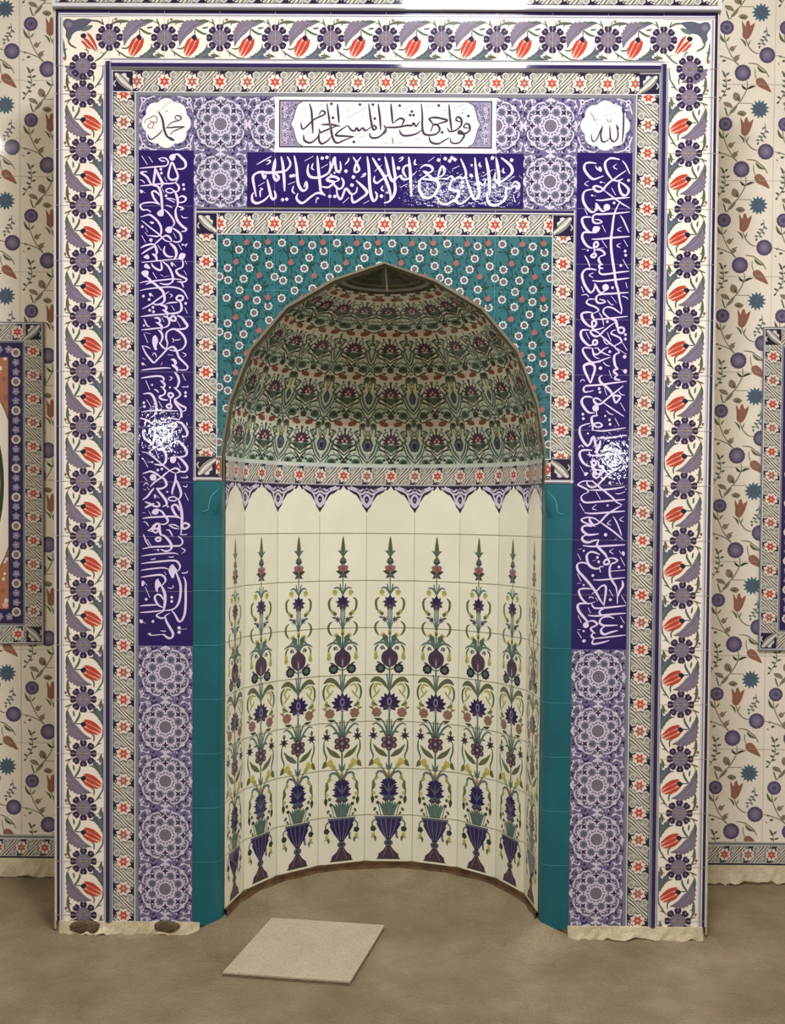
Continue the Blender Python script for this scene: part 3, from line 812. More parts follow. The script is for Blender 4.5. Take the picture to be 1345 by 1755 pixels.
'H': """s77 -465,-449 -439,-434 -412,-419
s77 -429,-449 -417,-441 -419,-434 -429,-436
s128 -467,-564 -474,-529 -479,-499 -472,-484 -452,-476 -427,-478 -386,-476 -361,-471 -346,-456 -344,-441 -354,-421
s128 -447,-474 -437,-498 -432,-486
s102 -409,-481 -402,-443 -397,-428
s77 -397,-431 -399,-463 -407,-481
s128 -407,-478 -401,-498 -391,-506 -386,-493 -402,-478
s128 -377,-421 -371,-448 -366,-498 -364,-543
d77 -341,-490
d77 -331,-488
s77 -351,-520 -326,-510
s77 -459,-526 -437,-513
s77 -452,-533 -444,-538 -452,-543 -452,-566
s128 -329,-418 -321,-460 -316,-510 -306,-535 -293,-542 -283,-530 -286,-510 -293,-528
s128 -427,-503 -419,-538 -411,-568 -401,-573 -396,-561 -401,-543
s128 -419,-558 -436,-576 -462,-588 -479,-581 -482,-561 -477,-551
d77 -371,-575
d77 -356,-573
s77 -331,-525 -336,-543 -326,-553
s128 -316,-553 -321,-568 -310,-583 -295,-585 -270,-565 -245,-550 -220,-557
s128 -246,-418 -241,-472 -235,-522 -233,-542 -217,-559
s77 -291,-435 -261,-418
s77 -261,-443 -266,-460 -258,-467
s128 -278,-448 -281,-473 -273,-490 -256,-495 -230,-492 -205,-477 -198,-457 -200,-437
s102 -200,-450 -185,-442 -183,-420 -178,-467 -163,-477
d77 -228,-425
d77 -211,-422
s77 -231,-460 -208,-447
d51 -195,-485
d51 -183,-477
s128 -230,-527 -205,-529 -185,-512 -200,-507 -210,-502 -200,-492 -180,-492 -167,-502 -180,-509
s128 -190,-514 -170,-532
d77 -200,-562
d77 -182,-562
s51 -248,-565 -240,-570 -248,-572 -250,-587
s109 -193,-461 -185,-424 -179,-456 -174,-471 -161,-466 -163,-437
s82 -132,-423 -134,-434 -145,-447
d82 -142,-471
s109 -116,-421 -107,-434 -99,-450 -94,-466 -102,-474 -110,-471 -110,-460 -105,-444 -89,-421
s109 -184,-524 -168,-535 -155,-529 -150,-511 -158,-495
s109 -176,-535 -171,-561 -160,-572 -152,-556 -144,-535 -136,-537 -125,-551 -115,-553 -104,-545 -101,-529
d82 -115,-492
d82 -120,-521
s136 -104,-505 -83,-524 -67,-542 -69,-555 -88,-569 -104,-580 -115,-582 -120,-569 -120,-556
s82 -88,-492 -75,-487 -72,-479 -83,-484
s82 -152,-585 -131,-566
s82 -77,-587 -58,-577
s136 -65,-420 -59,-463 -56,-516 -51,-555 -42,-577 -32,-571 -29,-555 -35,-545
s136 -46,-423 -30,-449 -8,-481 8,-515 19,-550 19,-571
s109 -38,-489 -40,-505 -29,-513 -14,-502 2,-491 13,-476
s136 -1,-420 8,-454 16,-486 27,-505 37,-497 32,-462 26,-420
s136 32,-497 37,-534 30,-560 14,-579 -2,-584
s82 -38,-471 -14,-449
d54 -22,-428
s82 -8,-523 -13,-534 -5,-542
d54 8,-547
d82 -13,-560
s109 37,-499 56,-486 61,-496 77,-499 93,-491
d82 48,-459
s82 50,-436 61,-428 63,-420 50,-425
s109 93,-454 77,-449 66,-459 66,-475 77,-491
s136 85,-420 90,-462 93,-515 96,-560
s82 109,-427 106,-443 114,-446
s82 99,-486 114,-470
s82 56,-528 77,-517
s82 156,-435 177,-419
d82 193,-429
d82 217,-424
d82 241,-421
d82 252,-427
d82 233,-432
s109 127,-459 143,-448 164,-451 172,-464 159,-475 143,-469
s109 137,-469 156,-483 175,-496 202,-496
s109 191,-493 196,-469 207,-451 215,-469 207,-485 191,-490
s109 202,-496 223,-495 239,-487 250,-498 266,-490 282,-495 292,-484 289,-461 273,-424
s82 244,-461 268,-450
s136 153,-483 132,-496 124,-512 125,-538 138,-559 154,-565 175,-557 191,-533 194,-514 180,-501 154,-499 132,-496
s82 151,-525 159,-536
s136 260,-495 244,-501 236,-517 234,-532 250,-538 266,-543 261,-564 245,-577 218,-588 197,-580 189,-564
s136 292,-492 303,-521 314,-553 325,-569 338,-558 341,-540 332,-487 324,-421
s109 261,-559 261,-580 277,-585 296,-572 309,-558
d82 279,-508
d82 279,-524
d82 311,-484
s82 202,-535 207,-554
s82 343,-437 340,-447 348,-450
d54 313,-447
s82 340,-505 354,-518 364,-500
s82 354,-487 388,-463
s136 364,-421 372,-460 378,-513 378,-553
s82 382,-428 396,-418
d82 388,-420
s136 401,-420 410,-473 413,-521
s136 399,-473 396,-494 407,-508 426,-502 447,-486 460,-468 452,-446 420,-420
d82 457,-428
s82 428,-457 426,-470 434,-473
d82 394,-524
s82 444,-502 468,-486
s109 431,-523 453,-531 469,-520 482,-531 485,-515 471,-505 458,-520
s136 437,-526 437,-558 424,-579 400,-590 379,-585 370,-566 370,-542
s82 464,-544 474,-542
s82 464,-552 472,-579""",
'W': """s96 -275,-230 -268,-255 -265,-292 -262,-336
s96 -306,-299 -300,-321 -281,-308 -262,-289 -240,-277 -224,-270 -218,-261 -231,-255 -240,-270
s96 -212,-230 -206,-270 -199,-311 -189,-354 -174,-370 -142,-357 -114,-347
s96 -114,-347 -149,-345 -180,-342 -161,-323 -136,-307
s96 -231,-305 -199,-304 -165,-310
s96 -180,-311 -218,-326 -234,-333 -240,-320
s96 -174,-230 -171,-267 -168,-298
s96 -296,-342 -293,-361 -274,-370 -255,-361 -240,-342
s96 -240,-333 -240,-361 -230,-373 -211,-364 -196,-348
s96 -136,-307 -124,-323 -111,-326 -105,-316 -95,-326 -83,-316 -73,-325 -55,-316
s96 -61,-229 -55,-273 -48,-310 -42,-322 -33,-316 -42,-307 -58,-316
s96 -58,-335 -51,-350 -29,-350 -11,-338 -1,-322 -1,-310
s96 -27,-229 -20,-279 -17,-322
d64 -196,-230
d64 -93,-232
d64 -46,-232
d64 -190,-280
d64 -39,-282
d64 -114,-366
l32 -143,-282 -68,-242
l32 -250,-243 -225,-230
l32 -300,-249 -284,-243
l32 -290,-268 -293,-280
l32 -137,-239 -130,-267
l32 -89,-267 -80,-279
l32 -287,-336 -268,-327
l32 -95,-350 -73,-344
s96 -5,-306 1,-313 45,-312 76,-306 95,-306 101,-297 111,-309 120,-296 126,-293
s96 19,-229 23,-269 26,-300
s96 29,-297 51,-281 67,-287 58,-306
s96 1,-313 1,-328 -8,-338
d64 51,-235
d64 95,-256
d64 89,-269
d64 101,-269
s96 129,-228 133,-272 133,-309 139,-334 158,-340 183,-336 196,-321 189,-305 174,-302 164,-327
s96 174,-305 164,-290 158,-281 183,-277 224,-287 202,-296 177,-305
s96 133,-321 108,-337 70,-343 55,-334 51,-322
s96 158,-346 165,-365 190,-371 215,-358 230,-349
s96 229,-231 233,-277 240,-327
s96 224,-314 233,-327 258,-320 274,-302 274,-283 261,-274 255,-286 271,-292
s96 234,-352 240,-367 265,-367 284,-345 280,-333 268,-324 265,-333 290,-333 305,-320 302,-302 290,-299 283,-311 302,-314
d64 299,-271
d64 205,-330
d32 277,-261
l32 70,-247 101,-231
l32 245,-246 283,-230
l32 270,-252 295,-243
l32 208,-252 223,-252
l32 139,-237 157,-237
d64 192,-234
l32 102,-356 124,-355
l128 26,-350 27,-372
l32 -5,-369 11,-369
l32 45,-368 64,-368""",
'M': """s96 -822,-261 -811,-280 -805,-299 -802,-320 -795,-342 -786,-354 -765,-364
s80 -860,-346 -855,-358 -846,-361 -833,-353 -817,-339 -808,-327
s80 -795,-320 -758,-317 -726,-315
s64 -792,-320 -783,-308 -767,-298 -745,-292 -739,-284 -748,-276 -758,-277 -761,-286 -751,-290
s64 -729,-317 -751,-325 -770,-334 -779,-345
b0 -783,-351 -764,-361 -767,-367 -783,-361
l32 -814,-255 -777,-224
l96 -795,-260 -789,-260
l48 -871,-305 -868,-290 -852,-286 -842,-277 -827,-283 -830,-302 -846,-299 -861,-318 -836,-321
l48 -855,-293 -839,-305 -846,-321""",
'A': """s80 855,-238 859,-264 859,-303 858,-334 855,-361
s80 834,-305 839,-323 839,-345 830,-358 821,-359 813,-348 811,-327 809,-305
s80 810,-348 799,-358 786,-361 780,-352 778,-333 784,-308
s64 785,-303 776,-321 767,-345 758,-358 749,-358 744,-346 744,-333
b0 852,-243 855,-235 865,-255 855,-258
b0 832,-302 835,-299 844,-314 836,-317
l32 788,-246 838,-230
l32 791,-269 844,-250
l48 798,-277 804,-288 813,-286 816,-277
l48 738,-253 751,-274 754,-284 766,-280
l80 759,-297 765,-297""",
}
# ------------------------------------------------------------------ motifs (centimetres via transform scale 0.01)
C = 0.01
def guilloche_cell(cv, bright=True, half=3.7):
    """one 10 cm unit: rosette at s=0, twisted leaves up to s=10; s along, t across"""
    cv.add(smooth([(0.9,-3.6),(6.6,-3.6),(7.6,-2.2),(8.0,-0.6),(9.4,1.6),(9.2,3.6),(3.6,3.6),(2.2,2.6),(1.8,0.8),(0.6,-1.8)],3,True),'sage',1)
    cv.flower(3.3,2.4,1.45,5,'sage_pale',5,0.4,0.22,3); cv.flower(6.8,-2.4,1.45,5,'sage_pale',5,0.9,0.22,3)
    for off, w, mt, ly in ((0.0,1.5,'sage_pale',3),(0.8,0.5,'white_rose',5),(-0.8,0.5,'white_rose',5),(0.0,0.42,'sage_dark',5),(1.55,0.4,'sage_dark',4),(-1.55,0.4,'sage_dark',4),(2.2,0.36,'white_rose',4),(-2.2,0.36,'white_rose',4)):
        cv.line([(1.6+off,-3.6),(3.3+off*0.9,-1.6),(5.0+off*0.8,0.0),(6.7+off*0.9,1.6),(8.4+off,3.6)],w,mt,ly,3,0.2)
    cv.disc(3.3,2.5,0.6,'sage_dark',6,6); cv.disc(6.8,-2.5,0.6,'sage_dark',6,6)
    cv.disc(3.3,2.5,0.3,'white_rose',7,5); cv.disc(6.8,-2.5,0.3,'white_rose',7,5)
    cv.star(0,0,3.35,2.5,8,'navy_deep',6,math.pi/8)
    cv.disc(0.9,3.3,0.9,'navy_deep',5,6); cv.disc(-0.9,-3.3,0.9,'navy_deep',5,6)
    cv.star(0,0,3.05,2.25,8,'white_rose',7,math.pi/8)
    cv.star(0,0,2.15,1.1,6,'red' if bright else 'red_dull',8,math.pi/6)
    cv.disc(0,0,0.45,'pink' if bright else 'sage_pale',9,6)

def guilloche(cv, ox, oy, sdir, tdir, s0, s1, half=3.7, phase=0, clip=None):
    """strip of the guilloche border; origin (m), s0..s1 in cm from origin along sdir"""
    sub = Cv()
    k0 = math.floor((s0-phase)/10)-1; k1 = math.ceil((s1-phase)/10)+1
    for k in range(k0, k1):
        sub.xf(1,0,0,1,phase+10*k,0); guilloche_cell(sub, k % 2 == 0)
    sub.xf().clip_rect(s0,-half,s1,half)
    sub.rect(s0,-half,s1,half,'navy_deep',0)
    cv.merge(sub, sdir[0]*C, sdir[1]*C, tdir[0]*C, tdir[1]*C, ox, oy)

def corner_leaf(cv, cx, cy, fx, fy, half=3.7):
    """fx, fy = +-1 point to the outer corner"""
    t = Cv(); t.rect(-half,-half,half,half,'navy_deep',0)
    t.add(smooth([(-3.4,-3.4),(-1.2,-2.6),(1.0,-1.0),(2.4,0.8),(3.0,2.6),(2.2,3.0),(0.6,2.6),(-0.4,3.0),(-1.4,1.6),(-2.4,1.0),(-2.2,-0.6),(-3.2,-1.6)],3,True),'sage_pale',1)
    t.line([(-3.6,-2.8),(-1.6,-1.2),(0.6,0.4),(2.6,2.9)],0.55,'white_rose',3)
    t.line([(-3.0,-1.8),(-1.4,0.2),(0.2,1.8),(1.4,2.7)],0.35,'sage_dark',3)
    t.line([(-3.0,-3.2),(-0.8,-1.9),(1.2,-0.2),(2.6,1.8)],0.35,'sage_dark',3)
    t.line([(-2.0,0.6),(-1.0,1.8),(0.0,2.6)],0.4,'white_rose',3)
    t.flower(-0.6,2.2,0.8,5,'lilac_pale',2,0,0.3); t.line([(2.6,0.4),(3.2,-0.8),(2.6,-1.8)],0.5,'sage_pale',2)
    cv.merge(t, fx*C,0,0,fy*C,cx,cy)

def floral_cell(cv):
    """20 cm unit of the tulip border in cm; s along (down on the left jamb), t across (outer edge negative)"""
    def P(l, mat, layer, sm=3):
        q = [((x-465)/34.9, (y-35)/34.9) for x, y in l]
        q = [(b, a) for a, b in q]
        cv.add(smooth(q, sm, True) if sm else q, mat, layer)
    def S(l, w, mat, layer, tp=0.5):
        cv.line([((y-35)/34.9, (x-465)/34.9) for x, y in l], w, mat, layer, 4, tp)
    # saz leaf
    P([(258,165),(285,225),(318,285),(345,345),(400,395),(440,445),(500,500),(575,548),(520,552),(490,566),(455,558),(440,580),(408,560),(385,575),(365,545),(340,552),(330,520),(306,528),(286,500),(268,520),(262,470),(240,450),(256,420),(234,395),(250,365),(230,330),(244,300),(234,240)],'lilac_grey',1,2)
    P([(300,330),(345,400),(420,470),(490,520),(410,505),(340,450)],'lilac',2)
    P([(255,170),(275,230),(262,320),(245,300),(240,220)],'green',2)
    S([(262,215),(300,330),(370,440),(520,545)],0.25,'slate',2)
    P([(262,480),(285,560),(285,640),(310,700),(285,690),(255,640),(245,560)],'sage_dark',2)
    S([(230,135),(275,118),(325,98)],0.55,'olive',2); S([(262,170),(290,120),(330,95)],0.35,'olive',2)
    S([(415,200),(415,240),(385,300),(350,345)],0.8,'green',2); S([(350,345),(395,352),(440,345)],0.4,'green',2)
    S([(500,545),(540,540),(562,540)],0.3,'olive',2)
    # tulip
    P([(440,352),(478,300),(520,300),(590,322),(660,372),(705,440),(660,490),(590,488),(520,455),(455,402)],'pink',2)
    P([(474,298),(545,302),(625,342),(700,430),(630,398),(560,362),(505,334)],'tulip_red',3)
    P([(500,352),(570,374),(650,424),(690,466),(615,444),(540,414),(504,386)],'tulip_red',3)
    P([(455,390),(515,412),(598,454),(655,488),(570,480),(495,446)],'tulip_red',3)
    S([(205+30,720-35),(262,690),(300,700)],0.35,'green',2)
    S([(640,120),(690,100),(715,130)],0.4,'olive',2); S([(240,600),(280,585),(310,600)],0.4,'olive',2)
    P([(330,180),(352,210),(350,260),(332,240)],'green',2); P([(560,600),(600,620),(590,660),(565,640)],'sage_dark',2)
    P([(428,352),(462,325),(498,330),(496,368),(462,392),(438,376)],'ink',4)
    P([(470,330),(490,335),(484,345)],'green',5,0)
    S([(560,475),(600,510),(598,580)],0.55,'green',2)
    # leaves on the inner side
    P([(560,205),(590,180),(585,150),(612,112),(628,150),(650,150),(662,180),(690,175),(700,120),(722,90),(724,300),(722,430),(704,340),(690,360),(680,290),(660,300),(650,250),(628,250),(610,212)],'slate',2,2)
    P([(640,180),(680,210),(712,280),(700,300),(665,240)],'teal_leaf',3)
    S([(540,195),(600,210),(655,262),(690,320)],0.5,'sage_dark',2)
    S([(700,40),(678,90),(675,150)],0.6,'olive',3,0.7)
    P([(700,40),(705,100),(680,160),(665,120),(676,80)],'sage_dark',2)
    S([(718,400),(712,500),(670,580),(612,655)],0.5,'green',2); S([(700,605),(660,610),(625,640)],0.4,'green',2)
    S([(640,620),(700,530),(722,500)],0.5,'sage_dark',2)
    P([(222,640),(236,628),(252,636),(250,662),(232,668)],'rust',3)
    # rosette on the joint
    for s0 in (0,):
        cv.disc(s0,0,2.95,'lilac_grey',4,20)
        cv.flower(s0,0,1.7,8,'lilac',5,0,0.25,3)
        cv.star(s0,0,1.15,0.5,6,'olive',6); cv.disc(s0,0,0.4,'orange',7,6)
        for k in range(8):
            a = 2*math.pi*k/8; x, y = 3.85*math.cos(a), 3.85*math.sin(a)
            ca, sa = math.cos(a), math.sin(a)
            pts = [(-1.15,-0.75),(-0.3,-1.3),(0.6,-1.25),(1.05,-0.6),(0.85,0),(1.05,0.6),(0.6,1.25),(-0.3,1.3),(-1.15,0.75)]
            cv.add([(s0+x+p*ca-q*sa, y+p*sa+q*ca) for p, q in pts],'petal',5)
            cv.disc(s0+x+0.1*ca,y+0.1*sa,0.5,'lilac_grey',6,6,0.32,a)
def floral(cv, ox, oy, sdir, tdir, s0, s1, phase=0, t0=-7.3, t1=7.5):
    sub = Cv()
    k0 = math.floor((s0-phase)/20)-1; k1 = math.ceil((s1-phase)/20)+1
    for k in range(k0, k1):
        sub.xf(1,0,0,1,phase+20*k,0); floral_cell(sub)
    sub.xf().clip_rect(s0,t0,s1,t1)
    sub.rect(s0,t0,s1,t1,'cream',0)
    cv.merge(sub, sdir[0]*C, sdir[1]*C, tdir[0]*C, tdir[1]*C, ox, oy)

RND = random.Random(7)
def speckle(cv, x0, y0, x1, y1, n, keep, base=1, mats=('lilac_pale','navy','lilac_mid','slate')):
    for _ in range(n):
        x, y = RND.uniform(x0, x1), RND.uniform(y0, y1)
        if not keep(x, y): continue
        a = RND.uniform(0, math.pi); l = RND.uniform(0.35, 0.8)
        cv.disc(x, y, l, RND.choice(mats), base, 5, l*0.45, a)
def medallion(cv):
    """20 cm square tile centred on the origin, in cm"""
    cv.rect(-10,-10,10,10,'lilac_bg',0)
    # arabesque corners
    def lob(t): return 8.45+0.55*abs(math.cos(6*t))+0.75*max(0.0,math.cos(4*t))**6
    for sx in (-1,1):
        for sy in (-1,1):
            for k in range(9):
                a = math.pi/4+(k-4)*0.16
                r = 9.8+ (k % 2)*1.1+0.5*abs(k-4)*0.2
                x, y = r*math.cos(a), r*math.sin(a)
                if x < 9.7 and y < 9.7:
                    cv.leaf(sx*(x-0.5),sy*(y-0.3),sx*min(9.9,x+0.7),sy*min(9.9,y+0.7),0.8,'lilac_pale' if k % 2 else 'navy',2,0.25)
            cv.line([(sx*9.6,sy*6.4),(sx*8.7,sy*8.6),(sx*6.4,sy*9.6)],0.35,'lilac_pale',2)
            cv.disc(sx*8.8,sy*8.8,0.5,'lilac_pale',3,6)
    speckle(cv,-9.6,-9.6,9.6,9.6,300,lambda x, y: math.hypot(x,y) > lob(math.atan2(y,x))+0.3)
    n = 64
    cv.add([(lob(2*math.pi*k/n)*math.cos(2*math.pi*k/n), lob(2*math.pi*k/n)*math.sin(2*math.pi*k/n)) for k in range(n)],'lilac_fill',3)
    cv.line([((lob(2*math.pi*k/48)+0.1)*math.cos(2*math.pi*k/48), (lob(2*math.pi*k/48)+0.1)*math.sin(2*math.pi*k/48)) for k in range(48)],0.55,'lilac_pale',4,1,closed=True)
    for k in range(8):
        a = math.pi/4*k; b = a+math.pi/8
        pt = lambda r, t: (r*math.cos(t), r*math.sin(t))
        cv.line([pt(9.6,a),pt(8.1,a+0.24),pt(6.9,a+0.30),pt(6.9,b+0.02)],0.55,'lilac_pale',5,3); cv.line([pt(9.6,a),pt(8.1,a-0.24),pt(6.9,a-0.30),pt(6.9,a-math.pi/8)],0.55,'lilac_pale',5,3)
        cv.line([pt(9.3,a),pt(7.9,a)],0.5,'lilac_pale',5,1)
        cv.star(*pt(6.65,a),2.0,1.0,4,'lilac_pale',5,a)
        for d in (-1,1):
            t = a+d*0.155; x, y = pt(8.15,t)
            cv.disc(x,y,1.15,'slate',6,10,0.42,a+d*1.0)
            t = a+d*0.30; x, y = pt(7.85,t)
            cv.disc(x,y,0.55,'slate',6,8,0.3,t)
        cv.star(*pt(6.65,a),1.45,0.55,4,'petal',6,a)
        x, y = pt(5.15,b)
        cv.disc(x,y,2.0,'lilac_pale',6,16); cv.disc(x,y,1.55,'lilac_mid',7,12)
        cv.flower(x,y,1.32,6,'slate',8,b,0.5,4)
        cv.line([pt(2.5,a),pt(4.4,a)],0.5,'lilac_pale',5,1); cv.disc(*pt(3.4,b),0.45,'lilac_pale',7,6)
        cv.disc(*pt(4.5,a),0.55,'lilac_pale',6,6,0.9,a); cv.disc(*pt(4.5,a),0.28,'slate',7,5,0.5,a)
        cv.line([pt(7.1,b-0.12),pt(7.7,b),pt(7.1,b+0.12)],0.4,'lilac_pale',6,2)
    cv.disc(0,0,2.75,'lilac_pale',6,20); cv.disc(0,0,2.2,'slate',7,20); cv.disc(0,0,1.9,'lilac_grey',8,20)
    cv.ring(0,0,1.1,1.3,'slate',9,14); cv.disc(0,0,0.4,'slate',9,6)
def roundel(cv):
    cv.rect(-10,-10,10,10,'lilac_bg',0)
    def lob(t): return 7.95+1.0*abs(math.cos(4*t))
    for sx in (-1,1):
        for sy in (-1,1):
            cv.line([(sx*9.7,sy*4.0),(sx*8.6,sy*7.4),(sx*7.4,sy*8.6),(sx*4.0,sy*9.7)],0.5,'lilac_pale',2)
            cv.flower(sx*8.3,sy*8.3,1.0,5,'lilac_pale',3); cv.disc(sx*8.3,sy*8.3,0.4,'navy',4,6)
    speckle(cv,-9.7,-9.7,9.7,9.7,420,lambda x, y: math.hypot(x,y) > lob(math.atan2(y,x))+0.15)
    n = 64
    cv.add([(lob(2*math.pi*k/n)*math.cos(2*math.pi*k/n), lob(2*math.pi*k/n)*math.sin(2*math.pi*k/n)) for k in range(n)],'white_glaze',5)

def spandrel_cell(cv):
    """20 cm tile, origin top left, v down -> drawn with v negative"""
    F = [(2.7,2.8),(13.7,3.6),(7.2,5.4),(17.9,5.7),(12.7,8.1),(18.2,10.8),(3.1,12.0),(10.9,12.0),(3.2,16.4),(8.9,15.9),(0.1,15.1),(7.4,20.0),(13.9,19.2),(13.9,-0.6),(7.4,0.0)]
    for x, y in F[:13]:
        cv.line([(x,-y-0.8),(x+0.5,-y-2.6),(x-0.3,-y-4.4)],0.28,'teal_dark',1,3)
        cv.leaf(x+0.2,-y-1.9,x+1.7,-y-3.0,0.6,'teal_dark',1); cv.leaf(x+0.1,-y-2.8,x-1.5,-y-2.9,0.6,'green_dark',1)
        cv.leaf(x+1.2,-y+0.6,x+2.4,-y+1.9,0.6,'teal_dark',1)
        cv.flower(x,-y,1.55,8,'flower_white',3,0.2,0.22,4)
        cv.flower(x,-y,0.98,7,'slate',4,0,0.2,3)
        cv.star(x,-y,0.8,0.3,6,'rust',5); cv.line([(x+1.6,-y+3.4),(x+2.2,-y+1.0),(x+1.5,-y-2.0)],0.3,'teal_dark',1,3); cv.leaf(x-1.5,-y-0.6,x-2.8,-y+1.2,0.8,'teal_dark',1); cv.leaf(x-0.6,-y+1.4,x-1.6,-y+3.2,0.7,'green_dark',1)
    for x, y in ((9.9,2.8),(6.0,9.9),(14.5,14.6),(17.6,2.6)):
        cv.flower(x,-y,1.05,5,'coral',3,0.3,0.15,3); cv.leaf(x,-y-0.4,x+0.1,-y+1.5,1.1,'coral',3); cv.line([(x-0.8,-y+6.2),(x-1.4,-y+3.4),(x-0.4,-y+0.8)],0.5,'green_dark',1,3); cv.leaf(x-1.2,-y+3,x-2.9,-y+4.6,0.9,'teal_dark',1); cv.leaf(x-1.3,-y+3.4,x+0.6,-y+4.8,0.9,'green_dark',1); cv.leaf(x-0.3,-y-2.6,x+0.4,-y-0.6,1.0,'teal_dark',4)
        cv.line([(x,-y-2.0),(x+0.4,-y-4.0),(x-0.6,-y-6.2)],0.35,'green_dark',1,3)
        cv.leaf(x+0.6,-y-1.8,x+1.9,-y+0.2,0.7,'teal_dark',2)

def facet_motif(cv):
    """vase of flowers, cm, v down from the first joint (use transform with negative d)"""
    L = lambda x0,y0,x1,y1,w,mt,ly=1,bd=0.0: cv.leaf(x0,y0,x1,y1,w*1.5,mt,ly,bd)
    D = cv.disc
    S = lambda p,w,mt,ly=1,n=4,tp=0.0: cv.line(p,w*1.45,mt,ly,n,tp)
    def both(f):
        for q in (-1,1): f(q)
    # row 1 : cypress bud and rose
    cv.add([(0,0.9),(0.35,2.4),(0.7,4.6),(0.95,6.6),(0.6,8.4),(0.15,9.8),(-0.15,9.8),(-0.6,8.4),(-0.95,6.6),(-0.7,4.6),(-0.35,2.4)],'olive',2)
    S([(0,2),(0,9.6)],0.18,'olive_dark',3)
    S([(0,9),(0,20),(0.0,40)],0.3,'green',1)
    both(lambda q: L(0,10.2,q*2.6,7.2,0.7,'green',2,-q*0.18)); both(lambda q: L(0,9.6,q*1.5,6.8,0.4,'teal_leaf',2,-q*0.1))
    D(0,11.4,1.35,'slate',3,8,1.2); L(0,9.6,0,12.0,1.0,'olive',4); both(lambda q: L(0,12.8,q*1.6,11.8,0.6,'green_dark',4))
    cv.flower(0,15.2,2.5,6,'lilac_grey',3,0.5,0.25); cv.flower(0,15.2,1.9,6,'brown_rose',4,0.0,0.2); D(0,15.0,1.05,'rose_red',5,8)
    both(lambda q: L(0,17.6,q*3.1,15.9,1.0,'olive_dark',5,-q*0.1)); both(lambda q: L(0,16.8,q*1.9,18.9,0.9,'olive_dark',5,q*0.1))
    both(lambda q: L(0,16.8,q*0.8,18.6,0.7,'slate',5))
    # row 2
    both(lambda q: S([(0,26.2),(q*0.6,24.6),(q*2.2,22.9),(q*3.9,23.4)],0.55,'teal_leaf',2,4,0.7))
    both(lambda q: S([(0,26.2),(q*0.9,23.2),(q*1.2,21.2)],0.4,'green',2,4,0.5))
    both(lambda q: cv.flower(q*3.4,24.9,1.15,5,'yellow_green',3,0,0.2)); both(lambda q: D(q*3.2,25.7,0.7,'yellow',4,6))
    for k in range(9):
        a = math.pi*(0.5+2*k/9); L(0,29.4,3.1*math.cos(a),29.4-3.1*math.sin(a)*1.05,1.1,'plum',3)
    L(0,31.2,0,25.8,1.7,'navy',4); both(lambda q: L(0,30.6,q*1.5,27.0,0.8,'vase',4)); D(0,30.6,0.45,'brown_rose',5,6)
    both(lambda q: S([(q*4.4,27.0),(q*5.8,28.6),(q*5.6,31.6),(q*4.6,33.2)],0.7,'olive',2,4,0.8))
    both(lambda q: D(q*4.3,33.2,0.9,'yellow_green',3,6)); both(lambda q: cv.flower(q*3.4,34.0,0.9,5,'olive',3))
    both(lambda q: cv.star(q*2.1,36.4,1.6,0.7,7,'slate',3)); both(lambda q: D(q*2.1,36.4,0.5,'plum',4,6))
    both(lambda q: L(q*2.4,35.8,q*4.8,35.4,0.6,'green',2)); both(lambda q: S([(0,42),(q*0.8,38.6),(q*1.9,36.8)],0.3,'teal_leaf',2))
    both(lambda q: S([(q*0.2,40.6),(q*0.8,34.5),(q*0.5,32)],0.35,'teal_leaf',2))
    both(lambda q: S([(q*4.4,37.2),(q*5.9,38.6),(q*5.9,41.2),(q*4.4,43.4)],0.65,'olive',2,4,0.8))
    # row 3
    D(0,41.4,0.95,'yellow',4,6,0.7); L(0,43.4,0,41.2,0.9,'olive',5)
    both(lambda q: D(q*2.9,42.9,1.25,'yellow',4,6,0.8,q*0.5)); both(lambda q: L(q*1.0,45.6,q*2.8,42.6,1.6,'green',5))
    S([(0,42),(0,60)],0.4,'green',1)
    for w_, e in ((2.2,43.6),(3.4,45.0),(5.9,46.4)):
        both(lambda q: S([(0,49.4),(q*w_*0.35,46.6),(q*w_*0.8,e),(q*(w_+0.9),e+1.2)],0.65,'teal_leaf',2,4,0.8))
    both(lambda q: S([(q*2.2,49.4),(q*2.7,48.0),(q*3.7,48.4),(q*3.3,49.4)],0.35,'slate',3)); both(lambda q: D(q*3.2,48.8,0.5,'slate',3,6))
    both(lambda q: S([(q*4.6,47.2),(q*5.8,48.6),(q*6.0,50.6)],0.5,'olive',2,4,0.6))
    both(lambda q: D(q*5.8,51.0,0.8,'yellow',3,6,1.1)); both(lambda q: L(q*5.9,53.8,q*5.6,50.8,1.3,'yellow_green',4)); 
    cv.add(smooth([(0,48.0),(1.2,49.4),(2.8,50.6),(3.5,52.6),(3.0,54.8),(1.6,56.2),(0,56.8),(-1.6,56.2),(-3.0,54.8),(-3.5,52.6),(-2.8,50.6),(-1.2,49.4)],3,True),'plum',4)
    cv.flower(0,53.4,2.6,9,'vase_foot',5,0.3,0.18); D(0,53.0,1.5,'jam',6,10,1.2); L(0,56.4,0,52.8,0.6,'lilac_mid',7)
    both(lambda q: S([(0,58.0),(q*1.6,57.2),(q*2.6,55.8)],0.35,'teal_leaf',3))
    both(lambda q: cv.flower(q*3.8,57.3,2.15,9,'ink',4,0,0.15)); both(lambda q: D(q*3.8,57.3,1.2,'green',5,8)); both(lambda q: D(q*3.8,57.3,0.5,'slate',6,6))
    both(lambda q: L(q*3.4,55.4,q*5.6,54.4,0.6,'slate',3))
    # row 4
    S([(0,56),(0,68)],0.45,'teal_leaf',1); both(lambda q: S([(q*0.3,67),(q*0.8,62),(q*1.2,59.6)],0.4,'teal_leaf',2))
